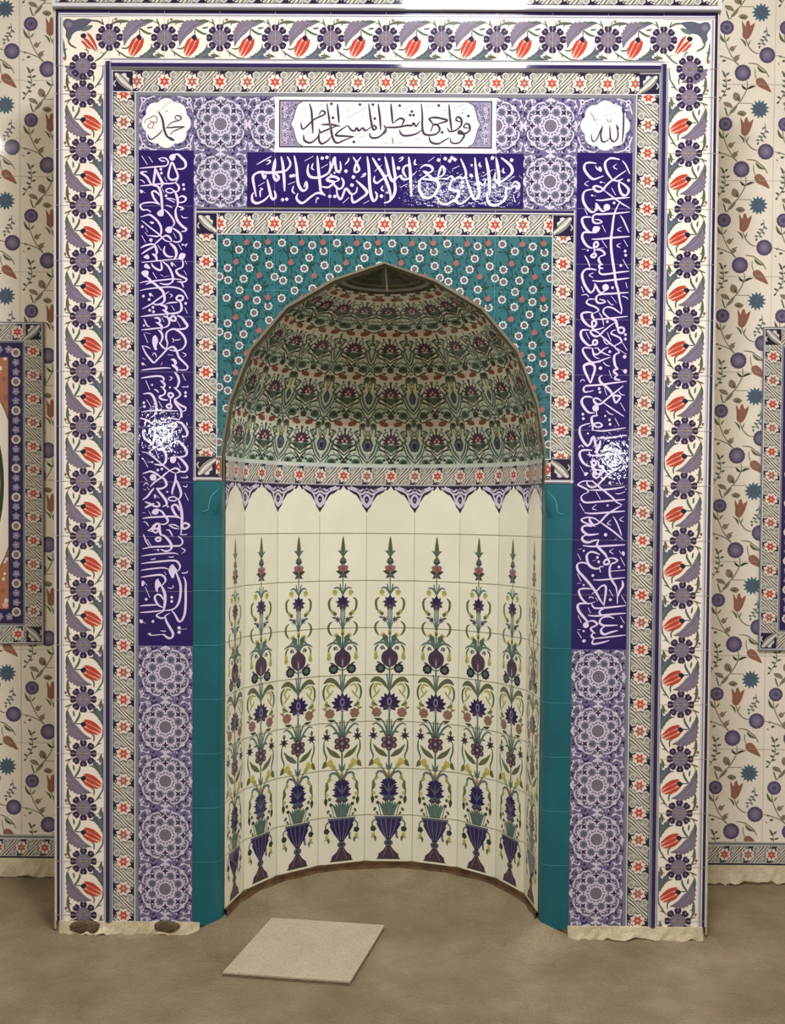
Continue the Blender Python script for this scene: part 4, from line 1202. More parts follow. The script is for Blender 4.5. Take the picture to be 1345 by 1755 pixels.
    both(lambda q: cv.add(smooth([(0.2*q,66.5),(q*1.6,63.2),(q*4.2,61.0),(q*6.6,61.2),(q*8.1,63.4),(q*6.0,62.9),(q*3.8,63.3),(q*1.8,65.2)],3,True),'olive',3))
    both(lambda q: S([(q*3.2,64.6),(q*5.2,64.0),(q*6.4,65.6),(q*5.6,68.0)],0.6,'yellow_green',2,4,0.6)); both(lambda q: D(q*5.8,64.8,0.7,'yellow',3,6))
    both(lambda q: S([(q*6.4,63.6),(q*7.8,65.4),(q*8.0,68.4),(q*7.2,70.8)],0.6,'green',2,4,0.7)); both(lambda q: S([(q*4.0,66.2),(q*4.8,67.6),(q*7.0,70.0)],0.5,'yellow_green',2,4,0.6))
    both(lambda q: L(q*6.8,74.2,q*6.6,70.4,1.1,'yellow_green',3)); both(lambda q: L(q*4.8,73.4,q*7.6,71.6,0.7,'olive',3))
    for a, r in ((0,5.2),(0.42,5.0),(0.85,4.7),(1.3,4.9),(1.8,4.4),(2.35,3.6)):
        both(lambda q: L(0,72.6,q*r*math.sin(a)*1.02,72.6-r*math.cos(a)*1.05,1.5,'navy',3))
    both(lambda q: L(0,73.4,q*1.9,68.9,1.4,'vase',4)); L(0,75.2,0,68.0,1.7,'plum',4); D(0,71.4,1.0,'lilac_mid',5,8,1.7); D(0,71.4,0.6,'vase',6,8,1.1)
    both(lambda q: L(0,74.4,q*3.3,73.6,0.9,'plum',4)); L(0,76.6,0,73.4,0.8,'lilac_mid',5)
    both(lambda q: cv.flower(q*5.3,76.1,2.15,7,'brown_rose',4,0.2,0.16)); both(lambda q: cv.flower(q*5.3,76.1,1.2,5,'rust',5,0,0.2)); both(lambda q: D(q*5.3,76.1,0.5,'brown_leaf',6,6))
    both(lambda q: L(q*6.6,74.6,q*8.6,73.6,0.6,'brown_rose',3)); both(lambda q: L(q*3.0,79.0,q*6.4,78.6,0.8,'olive_dark',3,q*0.1))
    # row 5
    S([(0,76),(0,104)],0.5,'green',1)
    both(lambda q: S([(0,89.5),(q*1.0,84),(q*2.2,80.6),(q*3.6,78.8)],0.5,'teal_leaf',2,4,0.5)); both(lambda q: S([(q*0.2,88),(q*0.9,82),(q*0.8,79)],0.4,'green',2,4,0.5))
    both(lambda q: S([(q*0.6,88.2),(q*2.6,83.4),(q*5.2,80.8),(q*7.2,81.6)],0.6,'teal_leaf',2,4,0.7)); both(lambda q: S([(q*1.0,86.6),(q*2.0,84.4),(q*4.0,84.6)],0.7,'green',2,4,0.6))
    both(lambda q: cv.star(q*6.6,86.0,2.2,1.0,7,'plum',4,0.3)); both(lambda q: D(q*6.6,86.0,0.8,'ink',5,6)); both(lambda q: L(q*6.6,84.6,q*6.6,82.4,0.9,'olive',3))
    for k in range(6):
        a = math.pi/6+k*math.pi/3; D(2.35*math.cos(a),89.0+2.35*math.sin(a),1.3,'plum',4,8); D(2.35*math.cos(a),89.0+2.35*math.sin(a),0.6,'brown_rose',6,6)
    cv.flower(0,89.0,2.1,6,'vase_foot',5,0,0.25); D(0,89.0,0.7,'lilac_mid',7,6)
    both(lambda q: cv.add(smooth([(q*0.6,95.0),(q*3.2,94.6),(q*5.4,92.8),(q*6.7,89.6),(q*4.6,91.4),(q*2.4,92.6)],3,True),'olive',3))
    both(lambda q: S([(q*7.6,87.6),(q*7.7,91.4),(q*6.6,94.6),(q*7.0,96.4)],0.5,'green',2,4,0.6))
    both(lambda q: cv.add([(q*3.6,96.8),(q*4.6,95.2),(q*6.4,96.4),(q*6.6,97.8),(q*4.6,99.0)],'yellow',4)); both(lambda q: L(q*2.8,99.8,q*5.0,97.2,1.3,'yellow_green',5))
    both(lambda q: S([(0.1*q,104.4),(q*1.6,101.6),(q*3.4,99.2)],0.35,'green',2)); both(lambda q: L(q*7.0,96.0,q*8.6,99.2,1.3,'olive',3,q*0.15)); both(lambda q: L(q*0.2,101,q*1.4,97.2,0.6,'teal_leaf',2))
    # row 6
    D(0,101.6,0.95,'yellow',4,6,0.8); L(0,103.6,0,101.4,0.9,'orange',5)
    both(lambda q: S([(q*0.4,105),(q*2.0,102.0),(q*4.2,101.4),(q*5.6,102.6)],0.7,'teal_leaf',3,4,0.7))
    both(lambda q: S([(q*4.6,102.2),(q*6.2,105.4),(q*7.0,109.4),(q*6.6,114.4)],0.35,'green',2,4)); both(lambda q: L(q*6.8,105.0,q*7.3,110.0,1.0,'olive',3,q*0.15)); both(lambda q: L(q*4.4,103.4,q*6.0,105.4,0.8,'yellow_green',3))
    both(lambda q: D(q*6.2,110.6,0.8,'yellow',3,6)); both(lambda q: L(q*6.9,111.6,q*6.7,115.4,1.0,'olive_dark',3)); both(lambda q: D(q*5.2,112.4,0.8,'olive',3,6))
    for r0, c0, rr, mt in ((105.2,0,3.6,'navy'),(107.6,0,4.3,'navy'),(110.0,0,4.4,'navy'),(112.2,0,3.0,'plum')):
        for a in (-1.35,-0.9,-0.45,0,0.45,0.9,1.35):
            L(0,r0+1.4,rr*math.sin(a),r0+1.4-rr*math.cos(a)*0.75,1.15,mt,3)
    both(lambda q: L(0,110.4,q*2.4,106.6,0.5,'slate',5)); L(0,111.4,0,105.4,0.5,'slate',5); both(lambda q: L(0,113.0,q*3.0,111.2,0.5,'blue_spiky',5))
    for i, x in enumerate((-3.8,-2.6,-1.4,-0.4,0.6,1.6,2.8,3.9)):
        S([(x*0.45,120.4),(x*0.7,117.0),(x,113.6+abs(x)*0.3)],0.75,'teal_leaf' if i % 2 else 'green',2,4,0.7)
    both(lambda q: D(q*4.6,114.8,0.8,'olive_dark',3,6)); both(lambda q: D(q*5.8,117.6,1.0,'green',3,6,0.6,q)); both(lambda q: D(q*4.8,119.2,0.9,'olive',3,6,0.5,-q)); both(lambda q: S([(q*4.6,114.8),(q*3.9,117.2),(q*3.2,120.4)],0.25,'green',2))
    # row 7 : footed vase
    cv.rect(-5.9,120.6,5.9,121.5,'slate',4)
    cv.add(smooth([(-5.4,121.5),(5.4,121.5),(5.0,124.2),(3.2,127.4),(1.2,130.2),(0.8,131.0),(-0.8,131.0),(-1.2,130.2),(-3.2,127.4),(-5.0,124.2)],1,True),'vase',4)
    for x in (-3.3,-1.2,1.2,3.3): S([(x,121.8),(x*0.86,124.8),(x*0.3,130.0)],0.12,'lilac_mid',5,3)
    D(0,132.0,1.9,'slate',5,10,1.4); D(0,132.0,1.0,'vase_foot',6,8,0.8)
    cv.add([(-0.9,133.2),(0.9,133.2),(2.2,135.2),(4.1,136.8),(4.5,138.6),(-4.5,138.6),(-4.1,136.8),(-2.2,135.2)],'vase_foot',4)
    cv.add([(0,135.8),(1.2,137.0),(0.6,138.3),(-0.6,138.3),(-1.2,137.0)],'plum',5)
    both(lambda q: S([(q*0.6,134),(q*2.4,138.2)],0.2,'brown_rose',5)); cv.rect(-4.9,138.6,4.9,139.1,'olive_dark',4)
    both(lambda q: S([(q*5.4,121.8),(q*6.8,123.4),(q*6.6,125.6)],0.4,'green',3)); both(lambda q: cv.flower(q*6.4,126.0,1.3,5,'green_dark',4)); both(lambda q: D(q*5.2,123.2,0.5,'white_rose',5,6))
    both(lambda q: L(q*6.0,127.4,q*6.9,129.4,1.0,'yellow',4)); both(lambda q: L(q*6.7,128.6,q*5.6,131.6,0.8,'olive',4,q*0.2)); both(lambda q: L(q*5.6,128.4,q*7.6,130.2,0.6,'yellow_green',4)); 
    S([(3.4,127.0),(3.4,129.0),(3.9,130.0)],0.6,'slate',3)

def dome_tile(cv):
    """20 cm dome tile in cm, u -10..10, s 0 (bottom) .. 20 (top)"""
    cv.rect(-10,0,10,20,'dome_cream',0)
    v = lambda y: 20-y
    L, D, S = cv.leaf, cv.disc, cv.line
    for q in (-1,1):
        # pale green fills and dark outlines
        cv.add(smooth([(q*1.4,v(16.2)),(q*3.4,v(14.8)),(q*6.6,v(15.6)),(q*8.6,v(17.8)),(q*8.4,v(20)),(q*1.6,v(20)),(q*0.5,v(18.4))],3,True),'green_pale',1)
        S([(0,v(18.6)),(q*2.6,v(15.4)),(q*6.2,v(14.2)),(q*9.4,v(18.6))],0.6,'green_dark',2)
        S([(q*0.2,v(20)),(q*2.8,v(17.0)),(q*5.4,v(16.6)),(q*7.4,v(18.6)),(q*8.0,v(20))],0.5,'green',3)
        D(q*5.2,v(19.4),1.9,'green',4,10,1.5); D(q*5.2,v(19.4),0.9,'green_dark',5,8,0.7)
        D(q*5.2,v(0.2),2.0,'green',4,10,1.0)
        S([(q*10,v(1.6)),(q*8.0,v(0.4)),(q*6.0,v(2.6)),(q*3.4,v(1.6)),(0,v(0.6))],0.45,'green_dark',3)
        # ribbon and red buds
        S([(q*2.6,v(0.2)),(q*1.0,v(1.9)),(0,v(3.6))],0.7,'white_rose',4)
        D(q*2.9,v(3.2),1.95,'bud_red',5,10,1.05,q*0.28); S([(q*1.2,v(2.4)),(q*4.6,v(3.9))],0.2,'rust',6)
        S([(q*1.8,v(1.0)),(q*2.9,v(2.2))],0.35,'olive_dark',5)
        # brown cups by the edge
        D(q*7.4,v(4.0),1.45,'olive',4,8,1.3); D(q*7.4,v(3.7),0.8,'olive_dark',5,6); cv.leaf(q*9.6,v(4.6),q*9.2,v(0.6),1.5,'green',4)
        S([(q*7.6,v(5.2)),(q*8.2,v(8.0)),(q*9.0,v(10.2))],0.55,'yellow_green',3); S([(q*6.2,v(4.6)),(q*6.6,v(7.6)),(q*5.0,v(9.4))],0.4,'green_dark',3)
        # lotus
        for a, r in ((0.0,4.4),(0.42,4.3),(0.85,4.3),(1.3,4.2),(1.75,4.0)):
            L(0,v(10.8),q*r*math.sin(a),v(10.8)+r*math.cos(a)*1.0,1.35,'plum',4)
        L(0,v(11),q*2.0,v(8.0),1.2,'jam',5); D(q*0.9,v(10.6),0.55,'pink',6,6)
        cv.add(smooth([(0,v(15.2)),(q*1.4,v(14.4)),(q*2.6,v(13.0)),(q*3.0,v(11.6)),(q*1.4,v(11.9)),(0,v(12.2))],3,True),'green',5); L(q*1.8,v(14.6),q*5.2,v(11.6),1.0,'olive',5,q*0.12); L(q*2.4,v(16.0),q*5.0,v(14.4),0.9,'dome_cream',6)
        L(q*1.2,v(13.8),q*4.6,v(12.4),0.9,'green_dark',6,q*0.1)
        # side leaves and pale palmette surround
        S([(0,v(16.6)),(q*2.0,v(14.9)),(q*4.8,v(13.6)),(q*6.0,v(10.0)),(q*4.6,v(7.8))],0.5,'green_dark',3)
        L(q*5.6,v(15.4),q*5.4,v(9.4),1.7,'green_pale',2,0.0); L(q*3.6,v(7.4),q*6.4,v(6.0),1.1,'green',3,q*0.1)
        cv.add(smooth([(q*9.9,v(19.4)),(q*7.4,v(17.0)),(q*5.8,v(14.2)),(q*5.0,v(10.4)),(q*6.4,v(11.4)),(q*7.6,v(14.0)),(q*9.2,v(16.4))],3,True),'teal_leaf',4)
        S([(q*9.8,v(16.6)),(q*8.0,v(14.4)),(q*7.0,v(11.2)),(q*7.6,v(9.2))],0.7,'green_pale',5)
        S([(q*5.0,v(10.2)),(q*5.8,v(14.2)),(q*7.4,v(17.2)),(q*10,v(19.6))],0.25,'green_dark',5)
        D(q*10,v(12.0),2.5,'green_dark',4,12,2.9); D(q*10,v(12.0),2.1,'slate',5,10,2.5); D(q*10,v(12.4),1.0,'vase',6,8,1.3); S([(q*9.9,v(19.0)),(q*7.0,v(15.6)),(q*5.6,v(11.6))],0.35,'dome_cream',6); D(q*9.3,v(10.9),0.35,'lilac_mid',7,5)
        cv.star(q*2.4,v(5.6),0.7,0.3,4,'green_dark',4); S([(q*0.4,v(5.0)),(0,v(7.0))],0.5,'plum',4)
        L(q*0.4,v(17.4),q*2.4,v(18.6),0.8,'green_dark',4)
    for q in (-1,1):
        for x0,y0,x1,y1 in ((1.6,17.0,4.6,15.8),(5.2,12.6,6.6,9.4),(4.2,7.6,6.8,8.6),(6.6,5.4,8.8,6.6),(1.2,6.6,3.2,8.4),(8.4,8.2,9.6,6.0),(4.6,0.8,6.8,2.0),(7.8,1.8,9.8,3.4)):
            S([(q*x0,v(y0)),(q*(x0+x1)/2+q*0.5,v((y0+y1)/2-0.7)),(q*x1,v(y1))],1.25,'green_pale',2,3); S([(q*x0,v(y0)),(q*(x0+x1)/2+q*0.5,v((y0+y1)/2-0.7)),(q*x1,v(y1))],0.3,'green_dark',3,3)
        S([(q*3.2,v(9.0)),(q*4.6,v(10.6)),(q*4.6,v(12.8))],0.5,'green_dark',3); S([(q*9.9,v(7.6)),(q*8.8,v(9.0)),(q*8.2,v(11.6))],0.45,'green_dark',3)
        S([(q*6.4,v(17.0)),(q*8.0,v(16.0)),(q*8.6,v(14.0))],0.4,'green_dark',3); D(q*6.4,v(8.0),0.7,'olive',4,6); D(q*3.0,v(18.4),0.6,'green_dark',4,6)
        cv.add([(q*5.6,v(0)),(q*10,v(0)),(q*10,v(1.6)),(q*7,v(1.2))],'green_pale',1)
    L(0,v(11.6),0,v(7.4),1.4,'jam',5); D(0,v(9.6),0.5,'pink',7,6)
    cv.add([(0,v(18.2)),(1.5,v(19.8)),(1.0,v(20)),(-1.0,v(20)),(-1.5,v(19.8))],'olive_dark',6)
    cv.add([(0,v(1.5)),(1.5,v(0)),(-1.5,v(0))],'olive_dark',6)

def wall_cell(cv):
    """25 x 40 cm wall tile; coordinates measured in tile units, origin at the tile's upper left corner"""
    K = 27.27
    def q(l): return [((x-122)/K, -(y-250)/K) for x, y in l]
    def S(l, w, mat, layer=1, tp=0.3): cv.line(q(l), w, mat, layer, 4, tp)
    def LF(x0,y0,x1,y1,w,mat,layer=2,b=0.0):
        (a, c), (d, e) = q([(x0,y0),(x1,y1)]); cv.leaf(a,c,d,e,w,mat,layer,b)
    def flw(x,y,r,n,m1,m2,m3):
        (a, c), = q([(x,y)]); cv.flower(a,c,r,n,m1,3,0.2,0.12,3); cv.flower(a,c,r*0.72,n,m2,4,0.0,0.15,2); cv.disc(a,c,r*0.35,m3,5,8)
    flw(440,120+1091,3.5,14,'purple_wd','purple_w','lilac')
    flw(250,700,3.0,14,'purple_wd','purple_w','purple_wd')
    flw(715,1010,3.4,14,'purple_wd','purple_w','lilac')
    (a, c), = q([(640,530)]); cv.star(a,c,4.1,2.7,13,'blue_spiky',3,0.2); cv.star(a,c,2.4,1.5,9,'slate',4,0); cv.disc(a,c,0.8,'blue_spiky',5,6)
    # tulip
    cv.add(smooth(q([(420,620),(460,690),(470,640),(500,620),(520,680),(570,640),(545,740),(510,810),(470,835),(430,800),(430,730)]),2,True),'rust',3)
    LF(470,820,480,660,0.7,'brown_rose',4)
    S([(470,830),(500,910),(560,975),(620,995)],0.5,'stem_w'); LF(470,920,395,820,0.9,'olive',2,-0.15); LF(490,915,525,830,0.6,'stem_w')
    # rust bud
    cv.add(smooth(q([(590,1290),(640,1262),(690,1290),(730,1350),(770,1430),(700,1400),(630,1370),(600,1340)]),2,True),'rust',3)
    LF(610,1300,700,1360,0.8,'brown_leaf',4)
    # stems
    S([(490,1300),(495,1370),(470,1440),(410,1540),(330,1620),(285,1700)],0.5,'stem_w')
    LF(490,1400,425,1340,1.0,'olive_dark',2,0.1); LF(490,1400,600,1360,1.0,'olive_dark',2,0.1)
    cv.add(smooth(q([(330,1480),(350,1430),(400,1450),(420,1500),(400,1530),(350,1520)]),2,True),'brown_leaf',3); LF(380,1480,410,1540,0.5,'olive_dark',4)
    S([(410,1555),(560,1555)],0.4,'stem_w'); LF(290,1680,390,1580,1.4,'stem_w',2); 
    cv.add(smooth(q([(220,1550),(260,1540),(310,1560),(330,1610),(290,1600),(250,1590)]),2,True),'brown_leaf',3); S([(240,1600),(260,1660),(275,1700)],0.6,'olive')
    S([(225,770),(235,860),(285,980),(330,1050),(390,1120)],0.45,'stem_w'); LF(235,870,165,750,1.2,'olive',2,0.1); LF(245,860,290,800,0.8,'stem_w',2)
    cv.flower(*q([(315,940)])[0],1.2,4,'brown_leaf',3); LF(330,930,370,900,0.6,'brown_rose'); cv.flower(*q([(365,1045)])[0],1.2,4,'brown_leaf',3); LF(370,1030,410,1000,0.6,'brown_rose')
    S([(180,1020),(260,1045),(340,1080),(390,1130)],0.45,'stem_w'); LF(160,1020,215,1030,0.9,'brown_leaf'); LF(200,1080,250,1070,1.1,'olive'); LF(150,1095,180,1120,0.5,'rust')
    S([(500,1100),(590,1110),(650,1150),(700,1190),(740,1260)],0.5,'stem_w'); LF(600,1130,725,1210,1.2,'olive',2,-0.15); S([(580,1160),(580,1220),(600,1280)],0.4,'stem_w')
    cv.add(smooth(q([(380,575),(430,545),(490,575),(460,610),(420,605)]),2,True),'brown_leaf',3); LF(400,590,470,580,0.4,'olive_dark',4)
    # grey green sprig
    S([(240,1240),(255,1340),(245,1420),(170,1540)],0.35,'sage_dark')
    for x0,y0,x1,y1 in ((245,1250,200,1180),(250,1240,290,1205),(215,1240,260,1250),(255,1310,205,1290),(258,1305,315,1285),(255,1370,205,1350),(258,1400,310,1380),(240,1430,190,1410),(215,1470,265,1460),(195,1500,150,1470),(180,1530,150,1560)):
        LF(x0,y0,x1,y1,0.9,'sage_dark')
    # blue green sprig under the spiky flower
    S([(700,690),(710,760),(690,820),(640,890)],0.35,'teal_leaf')
    for x0,y0,x1,y1 in ((705,730,665,760),(705,770,750,800),(695,810,645,800),(690,825,720,860),(670,850,625,830),(660,870,690,900),(640,880,600,880),(630,900,620,940)):
        LF(x0,y0,x1,y1,0.9,'teal_leaf')
    S([(800,1010),(860,1020)],0.4,'stem_w')
# ------------------------------------------------------------------ layout (metres; mihrab face is the plane y=0, floor z=0)
B = 3.274                # reference joint
TOP = 3.375
BOT = 0.052              # lower end of the tiling
R = 0.5857               # niche radius
NY, NS = 0.048, 0.8926   # niche starts this far behind the face; depth ratio
WY = 0.57                # plane of the flanking walls
DOME = [(0.588,-1.500),(0.556,-1.303),(0.483,-1.119),(0.352,-0.965),(0.183,-0.866),(0.0,-0.803)]
OPEN = [(0.588,-3.30)] + DOME

# ---- room
def structure(name, o):
    o['kind'] = 'structure'; return o
structure('floor', boxes('floor', [(-4.2,-7.6,-0.1,4.2,1.4,0.0)], M_FLOOR))
structure('ceiling', boxes('ceiling', [(-4.2,-7.6,CEIL_Z,4.2,1.4,CEIL_Z+0.1)], M_WALL))
structure('wall_left', boxes('wall_left', [(-4.3,-7.6,0,-4.2,1.4,CEIL_Z)], M_WALL))
structure('wall_right', boxes('wall_right', [(4.2,-7.6,0,4.3,1.4,CEIL_Z)], M_WALL))
structure('wall_front', boxes('wall_front', [(-4.2,-7.7,0,4.2,-7.6,CEIL_Z)], M_WALL))
structure('wall_back', boxes('wall_back', [(-4.2,WY+0.012,0,-1.15,WY+0.2,CEIL_Z),(1.15,WY+0.012,0,4.2,WY+0.2,CEIL_Z),(-1.15,WY+0.1,0,1.15,WY+0.2,CEIL_Z),(-1.15,WY+0.012,3.6,1.15,WY+0.1,CEIL_Z)], M_WALL))

# ---- tiled wall fields beside the mihrab
def wall_field(name, x0, x1, xj, lab):
    cv = Cv()
    k0, k1 = math.floor((x0-xj)/0.25)-1, math.ceil((x1-xj)/0.25)
    cell = Cv(); wall_cell(cell)
    j0 = 3.374+0.8
    zlo, zhi = 0.178, 3.96
    for i in range(k0, k1+1):
        for j in range(0, 11):
            sub = Cv().merge(cell, C,0,0,C,xj+0.25*i,j0-0.4*j)
            cv.merge(sub)
    cv.clip_rect(x0,zlo,x1,zhi)
    cv.rect(x0,zlo,x1,zhi,'cream_wall',0)
    for i in range(k0, k1+2):
        x = xj+0.25*i
        if x0 < x < x1: cv.rect(x-0.0007,zlo,x+0.0007,zhi,'grout',6)
    for j in range(0, 11):
        z = j0-0.4*j
        if zlo < z < zhi: cv.rect(x0,z-0.0007,x1,z+0.0007,'grout',6)
    o = cv.build(name, None, lambda u, v, h: (u, WY-h, v), ('cream_wall', [(x0,WY+0.0005,zlo,x1,WY+0.0115,zhi)]))
    return structure(name, o)
wall_field('wall_back_left', -2.5, -1.203, -1.573, '')
wall_field('wall_back_right', 1.203, 2.5, 1.595, '')

def skirting(name, x0, x1, side):
    cv = Cv()
    cv.rect(x0,0.08,x1,0.178,'cream_wall',0)
    guilloche(cv, x0, 0.124, (1,0),(0,1), 0, (x1-x0)*100, 3.5, 3.0)
    for z0, z1, m in ((0.161,0.165,'line_white'),(0.165,0.176,'slate_line'),(0.080,0.087,'ink')):
        cv.rect(x0,z0,x1,z1,m,8)
    o = cv.build(name, None, lambda u, v, h: (u, WY-0.006-h, v), ('grout', [(x0,WY-0.0055,0.08,x1,WY+0.0115,0.1779)]))
    o['kind'] = 'structure'
    return o
skirting('baseboard_left', -2.5, -1.203, 'left')
skirting('baseboard_right', 1.203, 2.5, 'right')

def rough_strip(name, x0, x1, y0, y1, z0, z1, mat, parent=None, seed=1, amp=0.008, n=None, bulge=0.0):
    """irregular trowelled band with a wavy foot and rounded top"""
    rr = random.Random(seed); n = n or max(4, int(abs(x1-x0)/0.02))
    V, F = [], []
    wob = [0.0]*3
    for i in range(n+1):
        x = x0+(x1-x0)*i/n
        wob = [w*0.6+rr.uniform(-amp, amp)*0.7 for w in wob]
        zb_ = z0+abs(wob[2])*1.6
        V += [(x,y1,z0-0.02),(x,y0-0.006-abs(wob[0])*1.2-bulge,zb_),(x,y0-0.003-abs(wob[1])*0.6,zb_+(z1-zb_)*0.5),(x,y0+wob[2]*0.2,z1),(x,y1,z1)]
    for i in range(n):
        a, b = 5*i, 5*(i+1)
        for k in range(4): F.append((a+k,b+k,b+k+1,a+k+1))
        F.append((a+4,b+4,b,a))
    F += [(0,1,2,3,4), tuple(5*n+k for k in (4,3,2,1,0))]
    o = link(name, V, F, [mat], None, parent)
    return o
o = rough_strip('plaster_footing', -2.5, -1.21, WY-0.012, WY+0.011, 0.0, 0.079, M_PLASTER, seed=3, amp=0.012)
o['kind'] = 'structure'; o.name = 'trim_1'
o = rough_strip('plaster_footing', 1.21, 2.5, WY-0.012, WY+0.011, 0.0, 0.079, M_PLASTER, seed=4, amp=0.012)
o['kind'] = 'structure'; o.name = 'trim_2'

# ---- framed tile panels on the flanking walls
def wall_panel(sgn, lab):
    """sgn -1 left of the mihrab, 1 right of it; x measured outward from the inner edge"""
    xin = 1.471 if sgn < 0 else 1.562
    W, z0, z1 = 0.76, 0.997, 2.362
    X = lambda t: sgn*(xin+t)
    top = empty('tile_panel', (X(W/2), WY, z0))
    tag(top, lab, 'tile panel')
    y = WY-0.010
    def put(cv, name, thick, yy):
        xs = [q[0] for p, _, _ in cv.p for q in p]; zs = [q[1] for p, _, _ in cv.p for q in p]
        o = cv.build(name, None, lambda u, v, h: (u, yy-h, v), ('slate_line', thick))
        o.parent = top; o.matrix_parent_inverse = Matrix.Translation(top.location).inverted()
        return o
    # outer guilloche frame
    cv = Cv(); fw = 0.086
    def fr(a, b, m, l):       # ring between inset a and b
        for (u0,u1,w0,w1) in ((a,W-a,z1-b,z1-a),(a,W-a,z0+a,z0+b),(a,b,z0+b,z1-b),(W-b,W-a,z0+b,z1-b)):
            cv.rect(min(X(u0),X(u1)),w0,max(X(u0),X(u1)),w1,m,l)
    fr(0,0.005,'slate_line',1); fr(0.005,0.009,'line_white',2)
    cc, hf = 0.009+0.034, 3.4
    n = (z1-z0-0.018)*100
    for u in (cc, W-cc):
        guilloche(cv, X(u), z1-0.009, (0,-1),(1,0), 6.6, n-6.6, hf, 11.5)
    for w in (z1-cc, z0+cc):
        guilloche(cv, X(W)-0 if sgn < 0 else X(0), w, (1,0),(0,1), 7.5, W*100-7.5, hf, 5.0)
    for u in (cc, W-cc):
        for w in (z1-cc, z0+cc):
            fx = (1 if X(u) > X(W/2) else -1); fy = 1 if w > 1.5 else -1
            corner_leaf(cv, X(u), w, fx, fy, hf)
    fr(0.077,0.080,'line_white',3); fr(0.080,0.088,'slate_line',2)
    th = [(min(X(0),X(0.088)),y+0.0005,z0,max(X(0),X(0.088)),WY-0.0018,z1),(min(X(W),X(W-0.088)),y+0.0005,z0,max(X(W),X(W-0.088)),WY-0.0018,z1),
          (min(X(0.088),X(W-0.088)),y+0.0005,z0,max(X(0.088),X(W-0.088)),WY-0.0018,z0+0.088),(min(X(0.088),X(W-0.088)),y+0.0005,z1-0.088,max(X(0.088),X(W-0.088)),WY-0.0018,z1)]
    put(cv, 'guilloche_frame', th, y)
    # inner flower frame
    cv = Cv(); a, b = 0.088, 0.150
    fr(a, b, 'navy', 0)
    m = (a+b)/2-0.002; k = 0
    def fl(u, w, big):
        if big:
            cv.flower(X(u),w,0.0200,9,'white_rose',3,0.2,0.1); cv.disc(X(u),w,0.0125,'lilac_grey',4,8)
            cv.disc(X(u),w,0.0065,'brown_rose',5,6)
        else:
            cv.flower(X(u),w,0.0165,5,'lilac_mid',3,k*0.7,0.3); cv.disc(X(u),w,0.004,'lilac_pale',4,5)
            cv.leaf(X(u)-0.006,w-0.013,X(u)+0.008,w-0.006,0.007,'sage',2)
    ww = z1-0.130
    while ww > z0+0.12:
        for u in (m, W-m):
            fl(u, ww, True)
            for dd in (0.041,0.081):
                k += 1
                if ww-dd > z0+0.12: fl(u, ww-dd, False)
        ww -= 0.122
    uu = m+0.03; big = False
    while uu < W-m-0.02:
        for w in (z1-m, z0+m): fl(uu, w, big)
        uu += 0.041; k += 1; big = (k % 3 == 0)
    th = [(min(X(a),X(b)),y+0.0005,z0+a,max(X(a),X(b)),WY-0.0018,z1-a),(min(X(W-a),X(W-b)),y+0.0005,z0+a,max(X(W-a),X(W-b)),WY-0.0018,z1-a),
          (min(X(b),X(W-b)),y+0.0005,z0+a,max(X(b),X(W-b)),WY-0.0018,z0+b),(min(X(b),X(W-b)),y+0.0005,z1-b,max(X(b),X(W-b)),WY-0.0018,z1-a)]
    put(cv, 'flower_frame', th, y)
    # medallion field
    cv = Cv(); b = 0.150
    x0, x1 = sorted((X(b),X(W-b))); w0, w1 = z0+b, z1-b
    cx, cz = X(W/2), (z0+z1)/2
    rr = random.Random(5)
    for _ in range(420):
        x, z = rr.uniform(x0,x1), rr.uniform(w0,w1)
        if ((x-cx)/0.27)**2+((z-cz)/0.50)**2 < 1.0: continue
        cv.flower(x,z,rr.uniform(0.006,0.014),5,rr.choice(('cream','pink','rust','white_rose','coral')),rr.choice((1,2,3)),rr.uniform(0,3),0.3,3)
    cv.clip_rect(x0,w0,x1,w1)
    cv.rect(x0,w0,x1,w1,'orange',0)
    sub = Cv()
    n = 48
    sub.add([(cx+0.278*math.cos(2*math.pi*k/n), cz+0.508*math.sin(2*math.pi*k/n)) for k in range(n)],'rust',4)
    sub.add([(cx+0.272*math.cos(2*math.pi*k/n), cz+0.500*math.sin(2*math.pi*k/n)) for k in range(n)],'cream',5)
    sub.add([(cx+0.212*math.cos(2*math.pi*k/n), cz+0.42*math.sin(2*math.pi*k/n)) for k in range(n)],'green_dark',6)
    sub.add([(cx+0.196*math.cos(2*math.pi*k/n), cz+0.395*math.sin(2*math.pi*k/n)) for k in range(n)],'cream',7)
    for k in range(20):
        t = 2*math.pi*k/20
        sub.leaf(cx+0.12*math.cos(t),cz+0.12*math.sin(t),cx+0.18*math.cos(t+0.15),cz+0.18*math.sin(t+0.15),0.018,'green',8)
    sub.flower(cx,cz,0.09,10,'vase',8,0,0.2); sub.flower(cx,cz,0.05,8,'white_rose',9,0,0.2)
    sub.clip_rect(x0,w0,x1,w1)
    cv.merge(sub)
    put(cv, 'medallion_field', [(x0,y+0.0005,w0,x1,WY-0.0018,w1)], y)
wall_panel(-1, 'framed tile panel on the wall left of the mihrab, orange blossom inside')
wall_panel(1, 'framed tile panel on the wall right of the mihrab, cut by the edge')

# ------------------------------------------------------------------ the mihrab
MIH = empty('mihrab', (0, 0, 0))
tag(MIH, 'tall mihrab of painted tiles with arched niche, blue calligraphy panels and tulip border', 'mihrab')

# masonry core behind the tiles
core = boxes('masonry_core', [(-1.196,0.012,0.0,-0.66,WY+0.008,TOP),(0.66,0.012,0.0,1.196,WY+0.008,TOP),(-0.66,0.012,B-0.70,0.66,WY+0.008,TOP),
    (-0.66,WY+0.03,0.0,0.66,WY+0.09,B-0.70)], M_BODY, MIH)

